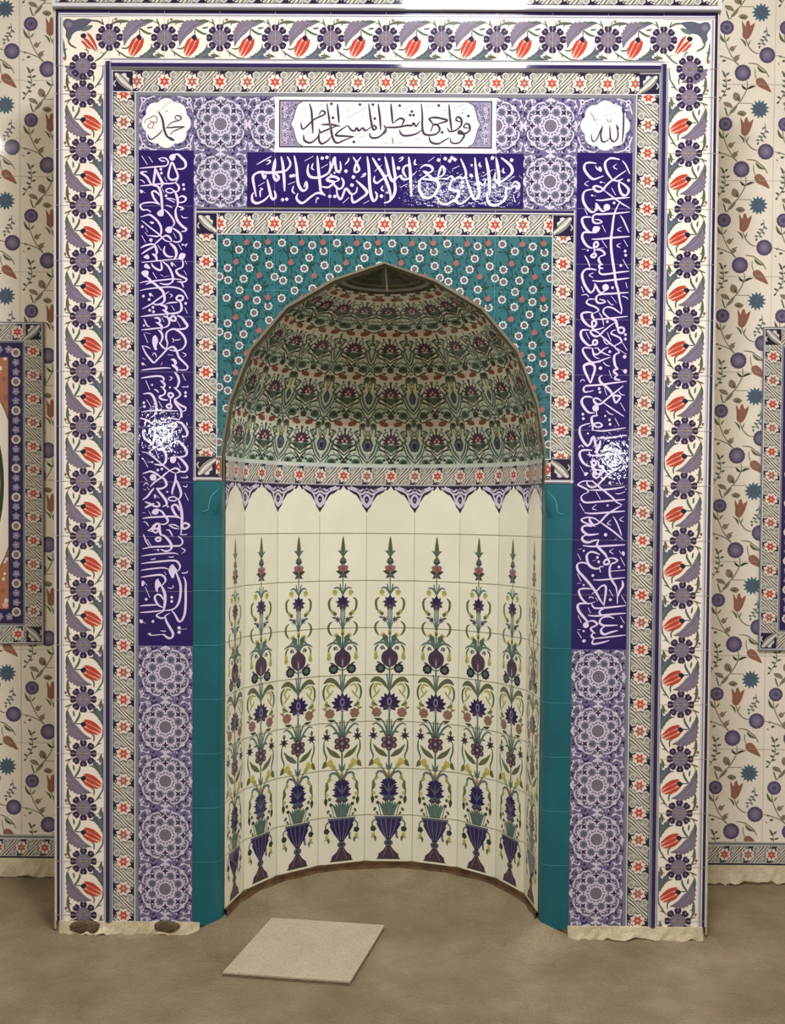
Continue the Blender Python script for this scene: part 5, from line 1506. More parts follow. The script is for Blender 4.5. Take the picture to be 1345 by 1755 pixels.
GROUT_H = [B-0.2*k for k in range(0, 17)]
def joints(cv, x0, x1, z0, z1, zs=None, xs=(), m='grout', l=8, w=0.0008):
    for z in (GROUT_H if zs is None else zs):
        if z0 < z < z1: cv.rect(x0, z-w, x1, z+w, m, l)
    for x in xs:
        if x0 < x < x1: cv.rect(x-w, z0, x+w, z1, m, l)
def slab(x0, z0, x1, z1, t=0.0115, y=0.0005): return (x0, y, z0, x1, t, z1)

# tulip border: two uprights and the head, each a band of glazed tiles
def upright(sg):
    cv = Cv()
    zt = TOP-0.2; J1 = B-0.2
    if sg < 0: floral(cv, -1.0955, B, (0,-1),(1,0), 20, (B-BOT)*100, 0)
    else: floral(cv, 1.0955, B, (0,-1),(-1,0), 20, (B-BOT)*100, 0)
    # the short cut tile under the corner repeats half a rosette
    cut = Cv()
    td = (1,0) if sg < 0 else (-1,0)
    floral(cut, sg*1.0955, J1, (0,-1), td, -10.1, 0, 0); cut.p = [q for q in cut.p if q[1] not in ('tulip_red','pink')]
    ros = Cv(); floral(ros, sg*1.0955, zt, (0,-1), td, 0, 5.1, 0); ros.p = [q for q in ros.p if q[2] >= 4]; cut.merge(ros)
    cv.clip_rect(-1.3,BOT,1.3,J1)
    cut.clip_rect(-1.3,J1,1.3,zt); cv.merge(cut)
    a, b = (-1.198,-1.0) if sg < 0 else (1.0,1.198)
    def s(x0, x1, m, l):
        u, v = (x0, x1) if sg < 0 else (-x1, -x0)
        cv.rect(u,BOT,v,zt,m,l)
    s(-1.198,-1.194,'line_white',1); s(-1.194,-1.184,'ink',1); s(-1.184,-1.178,'line_white',1); s(-1.178,-1.174,'slate_line',2); s(-1.174,-1.167,'line_white',1)
    s(-1.0215,-1.0175,'line_white',1); s(-1.0175,-1.0155,'slate_line',2)
    joints(cv,a,b,BOT,zt,GROUT_H[1:])
    return cv.build('tulip_border', MIH, back=('grout_light',[slab(a,BOT,b,zt)]))
upright(-1); upright(1)
# head
cv = Cv()
floral(cv, 0.0, B+0.1-0.0965, (-1,0),(0,-1), -100, 100, 0, -7.3, 7.5)
zc = B+0.1-0.0965
cv.clip_rect(-1.0,3.1,1.0,3.5)
cv.rect(-1.0,zc+0.073,1.0,zc+0.078,'line_white',1); cv.rect(-1.0,zc+0.078,1.0,zc+0.081,'slate_line',1); cv.rect(-1.0,zc+0.081,1.0,zc+0.086,'line_white',1); cv.rect(-1.0,zc+0.086,1.0,TOP,'navy',1)
cv.rect(-1.0,zc-0.080,1.0,zc-0.076,'slate_line',1); cv.rect(-1.0,zc-0.088,1.0,zc-0.080,'line_white',1)
joints(cv,-1.0,1.0,TOP-0.2,TOP,[],[-1+0.2*k for k in range(0,11)])
cv.build('tulip_border', MIH, back=('grout_light',[slab(-1.0,TOP-0.2,1.0,TOP)]))
# corner tiles
def corner_tile(sg):
    t = Cv()     # drawn for the left corner, x from -1.198
    X0, X1, Z0, Z1 = -1.198,-1.0,TOP-0.2,TOP
    t.rect(-1.168,Z0,X1,zc+0.073,'cream',0)
    def PX(l): return [(-1.201+(x-210)/6.725/4.70*0.01, TOP-(y+10)/6.725/4.76*0.01) for x, y in l]
    P = lambda l, m, ly, sm=3: t.add(smooth(PX(l), sm, True) if sm else PX(l), m, ly)
    S = lambda l, w, m, ly, tp=0.5: t.line(PX(l), w*C, m, ly, 4, tp)
    P([(330,105),(380,92),(440,110),(500,92),(580,90),(660,108),(620,140),(580,180),(520,225),(460,240),(420,280),(400,330),(380,340),(345,290),(350,230),(315,165)],'slate',1)
    t.flower(*PX([(380,160)])[0],0.012,8,'lilac_grey',2); 
    S([(640,112),(720,120),(780,160)],0.7,'sage_dark',1); S([(370,330),(400,390),(470,428)],0.7,'sage_dark',1)
    P([(520,222),(600,170),(658,170),(620,215),(560,235)],'teal_leaf',2)
    S([(755,90),(770,130),(785,160)],0.4,'olive',1)
    P([(560,250),(600,260),(650,300),(690,380),(720,470),(690,460),(640,440),(570,400),(520,350),(530,300)],'white_rose',2)
    P([(590,258),(630,275),(680,350),(718,462),(680,410),(630,330)],'tulip_red',3); P([(545,310),(600,330),(660,400),(700,470),(640,420),(590,370)],'tulip_red',3); P([(522,345),(560,355),(600,400),(640,440),(580,415)],'tulip_red',3)
    P([(515,285),(545,258),(580,275),(575,305),(540,315)],'ink',4)
    S([(315,330),(330,450),(350,540)],0.8,'green',1); S([(350,560),(335,470),(362,430)],0.5,'green',2); P([(310,545),(330,525),(355,545),(340,572)],'rust',2)
    S([(580,420),(600,470)],0.5,'green',1); S([(680,575),(740,540),(800,480),(830,450)],0.6,'green',1); S([(740,475),(790,490)],0.5,'green',1)
    S([(560,440),(600,455),(600,500)],0.4,'green',1)
    fl = Cv(); floral(fl, -1.0955, Z0, (0,-1),(1,0), -5.2, 0, 0)
    fl.p = [q for q in fl.p if q[2] >= 4]; t.merge(fl)
    fl = Cv(); floral(fl, -1.0, zc, (1,0),(0,-1), -5.2, 0, 0); fl.p = [q for q in fl.p if q[2] >= 4]; t.merge(fl)
    t.clip_rect(X0,Z0,X1,Z1)
    for a, b, m, l in ((-1.198,-1.194,'line_white',8),(-1.194,-1.184,'ink',8),(-1.184,-1.178,'line_white',8),(-1.178,-1.174,'slate_line',8),(-1.174,-1.167,'line_white',8)):
        t.rect(a,Z0,b,zc+0.086 if a > -1.19 else Z1,m,l)
    t.rect(-1.184,zc+0.073,X1,zc+0.078,'line_white',9); t.rect(-1.184,zc+0.078,X1,zc+0.081,'slate_line',9); t.rect(-1.184,zc+0.081,X1,zc+0.086,'line_white',9); t.rect(-1.194,zc+0.086,X1,Z1,'navy',9)
    t.rect(-1.0215,Z0,-1.0175,Z0+0.006,'line_white',9); t.rect(-1.0215,zc-0.079,X1,zc-0.075,'line_white',9)
    t.rect(X0,Z0,X1,Z0+0.0008,'grout',10); t.rect(X1-0.0008,Z0,X1,Z1,'grout',10)
    if sg > 0:
        t2 = Cv().merge(t, -1,0,0,1,0,0); t = t2; X0, X1 = 1.0, 1.198
    return t.build('corner_tile', MIH, back=('grout_light',[slab(X0,Z0,X1,Z1)]))
corner_tile(-1); corner_tile(1)

# raised navy moulding between the two borders
def moulding(pts, name='navy_moulding'):
    """pts: (x0,z0,x1,z1) bars with a rounded section"""
    V, F, I = [], [], []
    mats = [mk('navy'), mk('slate_line'), mk('line_white')]
    for x0, z0, x1, z1, side in pts:
        vert = (z1-z0) > (x1-x0)
        w = (x1-x0) if vert else (z1-z0)
        sec = [(0,0.0),(0.06,-0.006),(0.2,-0.009),(0.62,-0.010),(0.66,-0.0085),(0.8,-0.007),(0.93,-0.004),(1.0,0.0)]
        if side < 0: sec = [(1-a, b) for a, b in sec][::-1]
        n = len(V)
        for a, y in sec:
            if vert: V += [(x0+a*w,y,z0),(x0+a*w,y,z1)]
            else: V += [(x0,y,z1-a*w),(x1,y,z1-a*w)]
        ids = [2,2,0,0,1,1,2]
        if side < 0: ids = ids[::-1]
        for k in range(len(sec)-1):
            q = (n+2*k,n+2*k+1,n+2*k+3,n+2*k+2)
            F.append(q if not vert else q[::-1]); I.append(ids[k])
    return link(name, V, F, mats, I, MIH)
mz = TOP-0.1865
moulding([(-1.0155,BOT,-0.987,mz,1)]); moulding([(0.987,BOT,1.0155,mz,-1)]); moulding([(-0.99,mz-0.0285,0.99,mz,1)])

# guilloche border, outer
def guil_up(x0, x1, z0, z1, name, sg, zs=None, extra=()):
    cv = Cv(); xc = (x0+x1)/2
    guilloche(cv, xc, B, (0,-1),(1,0), (B-z1)*100, (B-z0)*100, (x1-x0)*50, 0)
    cv.clip_rect(x0,z0,x1,z1)
    for a, b, m, l in extra: cv.rect(a,z0,b,z1,m,l)
    joints(cv, x0, x1, z0, z1, GROUT_H[1:])
    return cv, name
gz = mz-0.0285
for sg in (-1, 1):
    x0, x1 = (-0.987,-0.908) if sg < 0 else (0.908,0.987)
    cv, _ = guil_up(x0, x1, BOT, gz-0.079, 'g', sg)
    e = ((-0.908,-0.9035,'line_white',8),(-0.9035,-0.8935,'slate_line',8)) if sg < 0 else ((0.9035,0.908,'line_white',8),(0.8935,0.9035,'slate_line',8))
    for a, b, m, l in e: cv.rect(a,BOT,b,gz-0.079,m,l)
    lo, hi = min(x0,e[0][0],e[1][0]), max(x1,e[0][1],e[1][1])
    cv.build('guilloche_border', MIH, back=('grout_light',[slab(lo,BOT,hi,gz-0.079)]))
cv = Cv()
guilloche(cv, 0, gz-0.0395, (-1,0),(0,-1), -91.5, 91.5, 3.95, 0)
for sg in (-1,1): corner_leaf(cv, sg*0.951, gz-0.0395, sg, 1, 3.6)
cv.rect(-0.987,gz-0.079,0.987,gz-0.0755,'line_white',8)
joints(cv,-0.98,0.98,gz-0.079,gz,[],[-1+0.2*k for k in range(0,11)])
cv.build('guilloche_border', MIH, back=('grout_light',[slab(-0.987,gz-0.079,0.987,gz)]))
# slate strip under the head border
zt = gz-0.079
boxes('slate_fillet', [(-0.8935,-0.001,B-0.205,0.8935,0.0115,zt)], mk('slate_line'), MIH)

# ---- text
def stroke_text(cv, data, mat, light='grey_mark', dx=0.0, dz=0.0, layer=2, nib=0.6):
    for ln in data.strip().split('\n'):
        f = ln.split(); k = f[0][0]; w = float(f[0][1:])*0.0001*(0.78 if k in 'sr' else 0.95)
        pts = [(int(a)*0.001+dx, B+int(b)*0.001+dz) for a, b in (q.split(',') for q in f[1:])]
        if k == 's': cv.line(pts, w, mat, layer, 5, 0.55, True, nib=nib)
        elif k == 'l': cv.line(pts, w, light, layer, 4, 0.5)
        elif k == 'r': cv.line(pts, w, mat, layer, 5, 0, closed=True)
        elif k == 'd': cv.disc(pts[0][0], pts[0][1], max(w, 0.0022), mat, layer, 4, rot=0.25); cv.disc(pts[0][0], pts[0][1], max(w, 0.0022)*0.84, mat, layer, 8)
        elif k == 'c': cv.disc(pts[0][0], pts[0][1], w, mat, layer, 14)
        elif k == 'b': cv.add(smooth(pts, 3, True) if len(pts) > 3 else pts, mat, layer)

def call_panel(x0, z0, x1, z1, key, zs, xs, lab):
    cv = Cv(); cv.rect(x0,z0,x1,z1,'royal',0)
    joints(cv,x0,x1,z0,z1,zs,xs,'lilac_grey',1,0.0008)
    p = cv.build('calligraphy_panel', MIH, back=('royal',[slab(x0,z0,x1,z1)]))
    p['label'] = lab
    t = Cv(); stroke_text(t, TEXT[key], 'text_white', nib=0.6)
    t.build('lettering', p)
    return p
call_panel(-0.8935,B-2.2,-0.6935,B-0.4,'L',GROUT_H,(),'tall royal blue panel of white script')
call_panel(0.6935,B-2.2,0.8935,B-0.4,'R',GROUT_H,(),'tall royal blue panel of white script')
call_panel(-0.5,B-0.598,0.5,B-0.405,'H',[],[-0.4+0.1*k for k in range(9)][::2]+[],'wide royal blue panel of white script')

# white inscription panel
cv = Cv(); x0,z0,x1,z1 = -0.4,B-0.405,0.4,B-0.205
cv.rect(x0,z0,x1,z1,'white_glaze',0)
fx0,fz0,fx1,fz1 = -0.385,B-0.387,0.385,B-0.217
for a,b,c_,d in ((fx0,fz0,fx1,fz0+0.005),(fx0,fz1-0.005,fx1,fz1),(fx0,fz0,fx0+0.005,fz1),(fx1-0.005,fz0,fx1,fz1)): cv.rect(a,b,c_,d,'petal',2)
for sg in (-1,1):
    sp = Cv()
    out = [(-0.379,fz0+0.006),(-0.379,fz1-0.006),(-0.300,fz1-0.006)]
    edge = smooth([(-0.300,fz1-0.006),(-0.312,fz1-0.012),(-0.320,B-0.238),(-0.328,B-0.262),(-0.334,B-0.285),(-0.343,B-0.302),(-0.334,B-0.319),(-0.328,B-0.342),(-0.320,B-0.366),(-0.312,fz0+0.012),(-0.300,fz0+0.006)],3)
    sp.add([(-0.379,fz0+0.006)]+[(-0.379,fz1-0.006)]+edge,'lilac_mid',1)
    sp.line(edge,0.0028,'plum',3,1)
    rr = random.Random(3)
    inside = [(x, z) for x, z in ((rr.uniform(-0.374,-0.305), rr.uniform(fz0+0.01,fz1-0.01)) for _ in range(260))]
    def lim(z):
        for (xa,za),(xb,zb) in zip(edge, edge[1:]):
            if zb <= z <= za: return xa+(xb-xa)*((za-z)/((za-zb) or 1))
        return -0.34
    for x, z in inside:
        if x < lim(z)-0.006: sp.disc(x,z,0.0035,rr.choice(('lilac_pale','navy','navy','lilac_pale','slate')),2,5,0.0017,rr.uniform(0,3))
    for k in range(-2,3):
        sp.flower(-0.362,B-0.302+k*0.028,0.007,5,'lilac_pale',4,0,0.3); sp.disc(-0.362,B-0.302+k*0.028,0.0025,'navy',5,5)
    cv.merge(sp, -sg,0,0,1,0,0)
joints(cv,x0,x1,z0,z1,[],[-0.2,0.0,0.2],'grout',4,0.0006)
p = cv.build('inscription_panel', MIH, back=('cream',[slab(x0,z0,x1,z1)])); p['label'] = 'white cartouche panel with black script'
t = Cv(); stroke_text(t, TEXT['W'], 'script_dark', layer=3, nib=0.6); t.build('lettering', p)

# medallion and roundel tiles
med = Cv(); medallion(med)
MED = None
def med_tile(cx, z1, z0, xa=None, xb=None, cz=None):
    """tile centred at cx whose top edge is z1; trimmed to z0 / xa..xb"""
    global MED
    full = xa is None and abs(z1-z0-0.2) < 1e-6
    if full and MED is not None:
        o = MED.copy(); COL.objects.link(o); o.location = (cx,0,z1-0.1); o.parent = MIH; return o
    t = Cv().merge(med, C,0,0,C,0,0)
    a, b = (-0.1 if xa is None else xa-cx), (0.1 if xb is None else xb-cx)
    czz = (z1-0.1) if cz is None else cz
    t.clip_rect(a, z0-czz, b, z1-czz)
    o = t.build('medallion_tile', MIH, back=('grout',[slab(a,z0-czz,b,z1-czz)]), loc=(cx,0,czz))
    if full: MED = o
    return o
for sg in (-1,1):
    for k in range(5): med_tile(sg*0.7935, B-2.2-0.2*k, B-2.2-0.2*k-0.2)
    med_tile(sg*0.7935, B-3.2, BOT)
    med_tile(sg*0.5965, B-0.205, B-0.405, sg*0.5965-0.097, sg*0.5965+0.097, B-0.305)
    med_tile(sg*0.5965, B-0.405, B-0.605, sg*0.5965-0.097, sg*0.5965+0.097, B-0.505)
    xa, xb = (-0.4995,-0.4) if sg < 0 else (0.4,0.4995)
    med_tile(sg*0.4, B-0.205, B-0.405, xa, xb, B-0.305)
rd = Cv(); roundel(rd)
for sg, key, lab in ((-1,'M','white scalloped roundel with black script on lilac'),(1,'A','white scalloped roundel with black script on lilac')):
    t = Cv().merge(rd, C,0,0,C,sg*0.7935,B-0.3025); t.clip_rect(sg*0.7935-0.1,B-0.4,sg*0.7935+0.1,B-0.205)
    p = t.build('roundel_tile', MIH, back=('lilac_bg',[slab(sg*0.7935-0.1,B-0.4,sg*0.7935+0.1,B-0.205)])); p['label'] = lab
    t = Cv(); stroke_text(t, TEXT[key], 'script_dark', layer=6, nib=0.6); t.build('lettering', p)

# inner guilloche frame around the spandrels
for sg in (-1,1):
    x0, x1 = (-0.684,-0.610) if sg < 0 else (0.610,0.684)
    cv, _ = guil_up(x0, x1, B-1.505, B-0.700, 'g', sg)
    e = [(-0.6935,-0.688,'slate_line',8),(-0.688,-0.684,'line_white',8),(-0.610,-0.606,'line_white',8)]
    if sg > 0: e = [(-b, -a, m, l) for a, b, m, l in e]
    for a, b, m, l in e: cv.rect(a,B-1.595,b,B-0.605,m,l) if abs(a) > 0.65 else cv.rect(a,B-1.505,b,B-0.700,m,l)
    # turned corners
    corner_leaf(cv, sg*0.647, B-0.662, sg, 1, 3.7); corner_leaf(cv, sg*0.647, B-1.544, sg, -1, 3.7)
    xa, xb = sorted((sg*0.610, sg*0.588))
    g = Cv(); guilloche(g, 0, B-1.544, (-1,0),(0,-1), -61, 61, 3.7, 0); g.clip_rect(xa,B-1.60,xb,B-1.5); cv.merge(g)
    lo, hi = sorted((sg*0.588, sg*0.6935))
    cv.rect(lo,B-1.595,hi,B-1.583,'slate_line',1); cv.rect(lo,B-1.590,hi,B-1.5835,'line_white',9)
    cv.rect(xa,B-1.509,xb,B-1.505,'line_white',9)
    lo2, hi2 = sorted((sg*0.610, sg*0.6935))
    cv.build('guilloche_frame', MIH, back=('grout_light',[slab(lo2,B-1.595,hi2,B-0.605),slab(xa,B-1.595,xb,B-1.505)]))
cv = Cv()
guilloche(cv, 0, B-0.661, (-1,0),(0,-1), -60.6, 60.6, 3.7, 0)
cv.rect(-0.684,B-0.6095,0.684,B-0.605,'slate_line',8); cv.rect(-0.684,B-0.622,0.684,B-0.6175,'line_white',9); cv.rect(-0.684,B-0.6175,0.684,B-0.6095,'navy',8)
cv.rect(-0.610,B-0.702,0.610,B-0.698,'line_white',9)
joints(cv,-0.6,0.6,B-0.70,B-0.61,[],[-0.6+0.2*k for k in range(7)])
cv.build('guilloche_frame', MIH, back=('grout_light',[slab(-0.610,B-0.700,0.610,B-0.605)]))

# teal spandrels, cut to the arch
half = [(x, B+z) for x, z in [(0.588,-1.6)]+DOME]
arch = half + [(-x, z) for x, z in half[-2::-1]]          # counter-clockwise
def spandrel(sg):
    cv = Cv(); cell = Cv(); spandrel_cell(cell)
    for i in range(-4,4):
        for j in range(0,5):
            cv.merge(cell, C,0,0,C,0.2*i,B-0.702-0.2*j)
    xa, xb = (-0.606,0.0) if sg < 0 else (0.0,0.606)
    za, zb = B-1.505, B-0.702
    cv.clip_rect(xa,za,xb,zb)
    cv.rect(xa,za,xb,zb,'teal',0)
    joints(cv,xa,xb,za,zb,[B-0.702-0.2*k for k in range(1,4)],[-0.6+0.2*k for k in range(1,6)],'turq_line',6,0.0007)
    cv.cut(arch)
    # slab edge: simple pieces behind, following the arch
    ex = []
    base = outside_convex([(xa,za),(xb,za),(xb,zb),(xa,zb)], arch)
    for poly in base:
        if abs(sum(poly[i][0]*poly[(i+1)%len(poly)][1]-poly[(i+1)%len(poly)][0]*poly[i][1] for i in range(len(poly)))) < 1e-6: continue
        n = len(poly); v = [(x,0.0005,z) for x, z in poly]+[(x,0.0115,z) for x, z in poly]
        f = [tuple(range(n)), tuple(range(2*n-1,n-1,-1))]+[(i,n+i,n+(i+1)%n,(i+1)%n) for i in range(n)]
        ex.append((v, f, 'teal'))
    return cv.build('spandrel_panel', MIH, extra=ex)
spandrel(-1); spandrel(1)

# cement reveal of the arch, between the face and the niche lining
pr = [(0.588,-1.598)]+DOME
pr = pr + [(-x, z) for x, z in pr[-2::-1]]
V, F = [], []
for x, z in pr: V += [(x,-0.0015,B+z),(x,NY+0.004,B+z),(x*1.0+(0.008 if x > 0 else -0.008 if x < 0 else 0),-0.0015,B+z+(0.007 if abs(x) < 0.5 else 0.003)),(x*1.04,NY+0.004,B+z+0.02)]
for i in range(len(pr)-1):
    a, b = 4*i, 4*i+4
    F += [(a,b,b+1,a+1),(a+2,b+2,b,a)]
link('arch_reveal', V, F, [mk('cement')], None, MIH)

# ---- niche lining: nine flat facets
TH = [math.radians(20*i) for i in range(10)]
def vtx(i, r=R): return (-r*math.cos(TH[i]), NY+NS*r*math.sin(TH[i]))
ZJ = B-1.793           # first joint
FB = B-3.193           # bottom edge of the facets
fm = Cv().xf(1,0,0,-1,0,0); facet_motif(fm); fm.xf()
crest = Cv()
for q in (-1,1):
    prof = [(0,20),(0.7,18.9),(1.6,18.0),(2.0,18.6),(3.0,17.5),(4.6,16.4),(5.4,16.2),(6.2,15.2),(6.9,14.0),(7.7,13.0),(8.2,11.4),(9.0,10.4),(10,8.6)]
    crest.add([(q*x, y) for x, y in prof]+[(q*10,20)],'ink',2)
    crest.line([(q*1.7,19.3),(q*3.6,18.4),(q*5.6,17.6),(q*6.9,16.4),(q*7.6,14.6),(q*8.4,12.6),(q*10,10.9)],0.75,'lilac_pale',3,4)
    crest.line([(q*3.0,19.5),(q*5.4,18.6),(q*7.2,17.8),(q*8.4,18.6)],0.8,'lilac_pale',3,4)
    crest.line([(q*10,11.6),(q*8.7,13.6),(q*8.8,15.2),(q*10,16.4)],0.9,'lilac_pale',3,4)
    crest.line([(q*7.0,16.8),(q*8.2,16.6),(q*9.3,17.4),(q*10,17.2)],0.8,'lilac_pale',3,4)
    crest.line([(q*8.4,18.8),(q*9.2,18.2),(q*10,19.2)],0.5,'lilac_mid',4,4)
    crest.add([(q*9.4,13.4),(q*10,12.6),(q*10,15.4),(q*9.4,14.8)],'navy',5); crest.disc(q*9.95,14.1,0.45,'lilac_mid',6,6)
    crest.flower(q*6.2,18.2,0.7,5,'lilac_mid',4,0,0.3)
for i in range(9):
    (ax, ay), (bx, by) = vtx(i), vtx(i+1)
    L_ = math.hypot(bx-ax, by-ay); nx, ny = (by-ay)/L_, -(bx-ax)/L_
    if nx*(0-ax)+ny*(NY-ay) < 0: nx, ny = -nx, -ny
    def mp(u, v, h, ax=ax, ay=ay, bx=bx, by=by, nx=nx, ny=ny):
        t = (u+0.1)/0.2
        return (ax+(bx-ax)*t+nx*h, ay+(by-ay)*t+ny*h, v)
    cv = Cv()
    cv.merge(fm, C*1.0,0,0,C,0,ZJ)
    cv.merge(crest, C,0,0,C,0,ZJ)
    cv.clip_rect(-0.1,FB,0.1,B-1.593)
    cv.rect(-0.1,FB,0.1,B-1.593,'cream_niche',0)
    for k in range(0,7): cv.rect(-0.1,ZJ-0.2*k-0.0009,0.1,ZJ-0.2*k+0.0009,'olive',8)
    cv.rect(-0.1,FB,-0.0992,B-1.72,'olive',8); cv.rect(0.0992,FB,0.1,B-1.72,'olive',8)
    # slab edge at the foot so the tile thickness shows
    e0, e1 = mp(-0.1,FB,0), mp(0.1,FB,0); f0, f1 = mp(-0.1,FB,-0.010), mp(0.1,FB,-0.010)
    ex = [([e0,e1,f1,f0],[(0,1,2,3)],'cream')]
    cv.build('niche_facet', MIH, mp, extra=ex)
    # guilloche band under the half dome
    cv = Cv()
    guilloche(cv, 0, B-1.5515, (1,0),(0,1), -10, 10, 3.55, 0)
    cv.rect(-0.1,B-1.593,0.1,B-1.587,'slate_line',1); cv.rect(-0.1,B-1.5895,0.1,B-1.5865,'line_white',2)
    cv.rect(-0.1,B-1.516,0.1,B-1.500,'green_pale',1); cv.rect(-0.1,B-1.514,0.1,B-1.5085,'line_white',2)
    cv.build('guilloche_band', MIH, mp)
# half dome: nine gores of five courses
dt = Cv(); dome_tile(dt)
for i in range(9):
    V, F, I, mats, mi = [], [], [], [], {}
    cvs = []
    t0, t1 = TH[i], TH[i+1]
    parts = []
    for j in range(5):
        (r0, z0), (r1, z1) = DOME[j], DOME[j+1]
        sl = math.hypot(r0-r1, z1-z0)
        def P3(th, r, z): return Vector((-r*math.cos(th), NY+NS*r*math.sin(th), B+z))
        A, Bq, Cq, D = P3(t0,r0,z0), P3(t1,r0,z0), P3(t1,r1,z1), P3(t0,r1,z1)
        w0, w1 = (Bq-A).length/2, (Cq-D).length/2
        m0, m1 = (A+Bq)/2, (D+Cq)/2
        udir = (Bq-A).normalized(); vdir = (m1-m0); vl = vdir.length; vdir = vdir/vl
        nrm = udir.cross(vdir).normalized()
        if nrm.dot(Vector((0,NY,B-1.4))-m0) < 0: nrm = -nrm
        t = Cv()
        if j < 4:
            t.merge(dt, C,0,0,vl/20.0 if False else C*(vl/0.2),0,0)
        else:
            t.rect(-0.12,0,0.12,0.22,'olive_dark',0)  # top course: its shade is painted in as plain dark olive
            t.rect(-0.12,0.018,0.12,0.034,'sage',1); t.rect(-0.12,0.050,0.12,0.062,'olive',1); t.rect(-0.12,0.090,0.12,0.096,'sage_dark',1)
        win = [(-w0,0),(w0,0),(w1,vl),(-w1,vl)] if w1 > 1e-4 else [(-w0,0),(w0,0),(0,vl)]
        t.clip(win)
        if j == 4 and i == 4: t.add([(-0.003,0.02),(0.003,0.02),(0.0008,vl*0.97),(-0.0008,vl*0.97)],'white_rose',3)
        if j < 4: t.add([(-w0,0),(w0,0),(w0,0.0008),(-w0,0.0008)],'green_dark',8)
        parts.append((t, m0, udir, vdir, nrm))
    allc = Cv(); reg = []
    V, F, I, mats, mi = [], [], [], [], {}
    for t, m0, ud, vd, nr in parts:
        for pts, mn, l in t.p:
            ar = sum(pts[k][0]*pts[(k+1) % len(pts)][1]-pts[(k+1) % len(pts)][0]*pts[k][1] for k in range(len(pts)))
            if abs(ar) < 1e-9: continue
            if mn not in mi: mi[mn] = len(mats); mats.append(mk(mn))
            n = len(V); V += [tuple(m0+ud*x+vd*y+nr*(l*0.0002)) for x, y in pts]
            F.append(tuple(range(n,n+len(pts)))); I.append(mi[mn])
    link('dome_gore', V, F, mats, I, MIH)

# ---- turquoise corner columns
def column(sg):
    sec = [(0.6935,0.0),(0.6905,-0.0035),(0.66,-0.0045),(0.632,-0.0045),(0.620,-0.003),(0.612,0.000),(0.603,0.006),(0.596,0.016),(0.590,0.030),(0.5865,0.052)]
    flat = [(0.6935,0.0),(0.6905,-0.0045),(0.66,-0.0065),(0.62,-0.0065),(0.597,-0.0065),(0.589,-0.003),(0.587,0.004),(0.5865,0.016),(0.5865,0.030),(0.5865,0.052)]
    p = empty('corner_column', (sg*0.64,0,0.0)); p.parent = MIH
    inv = Matrix.Translation(p.location).inverted()
    def sweep(name, rows, mats, jl=()):
        V, F, I = [], [], []
        for z, s_ in rows: V += [(sg*x,y,z) for x, y in s_]
        n = len(sec)
        for k in range(len(rows)-1):
            for q in range(n-1):
                a = k*n+q; f = (a,a+1,a+n+1,a+n)
                F.append(f if sg < 0 else f[::-1]); I.append(0)
        for z in jl:
            m = len(V)
            for x, y in sec: V += [(sg*(x-0.0004),y-0.0012,z-0.0011),(sg*(x-0.0004),y-0.0012,z+0.0011)]
            for q in range(n-1):
                f = (m+2*q,m+2*q+2,m+2*q+3,m+2*q+1); F.append(f if sg < 0 else f[::-1]); I.append(1)
        o = link(name, V, F, mats, I, p); o.matrix_parent_inverse = inv
        return o
    mix = lambda f: [(a[0]*(1-f)+b[0]*f, a[1]*(1-f)+b[1]*f) for a, b in zip(flat, sec)]
    zt, zb = B-1.597, B-1.797
    blk = sweep('capital', [(zt,flat),(zt-0.03,flat),(zt-0.06,mix(0.12)),(zt-0.085,mix(0.35)),(zt-0.10,mix(0.6)),(zt-0.118,mix(0.9)),(zt-0.125,sec),(zb,sec)], [mk('turq')])
    cv = Cv()
    cv.line([(sg*0.6,zt-0.022),(sg*0.606,zt-0.034),(sg*0.626,zt-0.055),(sg*0.634,zt-0.085),(sg*0.636,zt-0.102),(sg*0.646,zt-0.108),(sg*0.658,zt-0.110)],0.0035,'turq_line',1,4,0.4)
    o = cv.build('incised_line', None, lambda u, v, h: (u, -0.0068-h, v)); o.parent = blk
    sweep('shaft', [(zb,sec),(BOT-0.01,sec)], [mk('turq'), mk('turq_line')], [zb-0.001]+[B-1.797-0.2*k for k in range(1,7)])
    return p
column(-1); column(1)

# crown band over the head border, standing slightly proud
cv = Cv()
guilloche(cv, 0, TOP+0.059, (-1,0),(0,-1), -119, 119, 3.9, 5)
cv.rect(-1.2,TOP+0.006,1.2,TOP+0.018,'line_white',9); cv.rect(-1.2,TOP+0.001,1.2,TOP+0.006,'slate_line',9)
cv.rect(-1.2,TOP+0.098,1.2,TOP+0.11,'line_white',9)
joints(cv,-1.2,1.2,TOP+0.018,TOP+0.1,[],[-1.1+0.2*k for k in range(12)],'line_white',10)
cv.build('crown_band', MIH, lambda u, v, h: (u, -0.012-h, v), back=('line_white',[(-1.204,-0.0115,TOP+0.001,1.204,WY,TOP+0.11)]))
# side corner trims
for sg in (-1,1):
    a, b = sorted((sg*1.198, sg*1.203))
    boxes('edge_trim', [(a,0.0,BOT-0.03,b,0.022,TOP+0.001),(min(sg*1.198,sg*1.202),0.03,BOT-0.03,max(sg*1.198,sg*1.203),WY,TOP+0.001)], M_BODY, MIH)

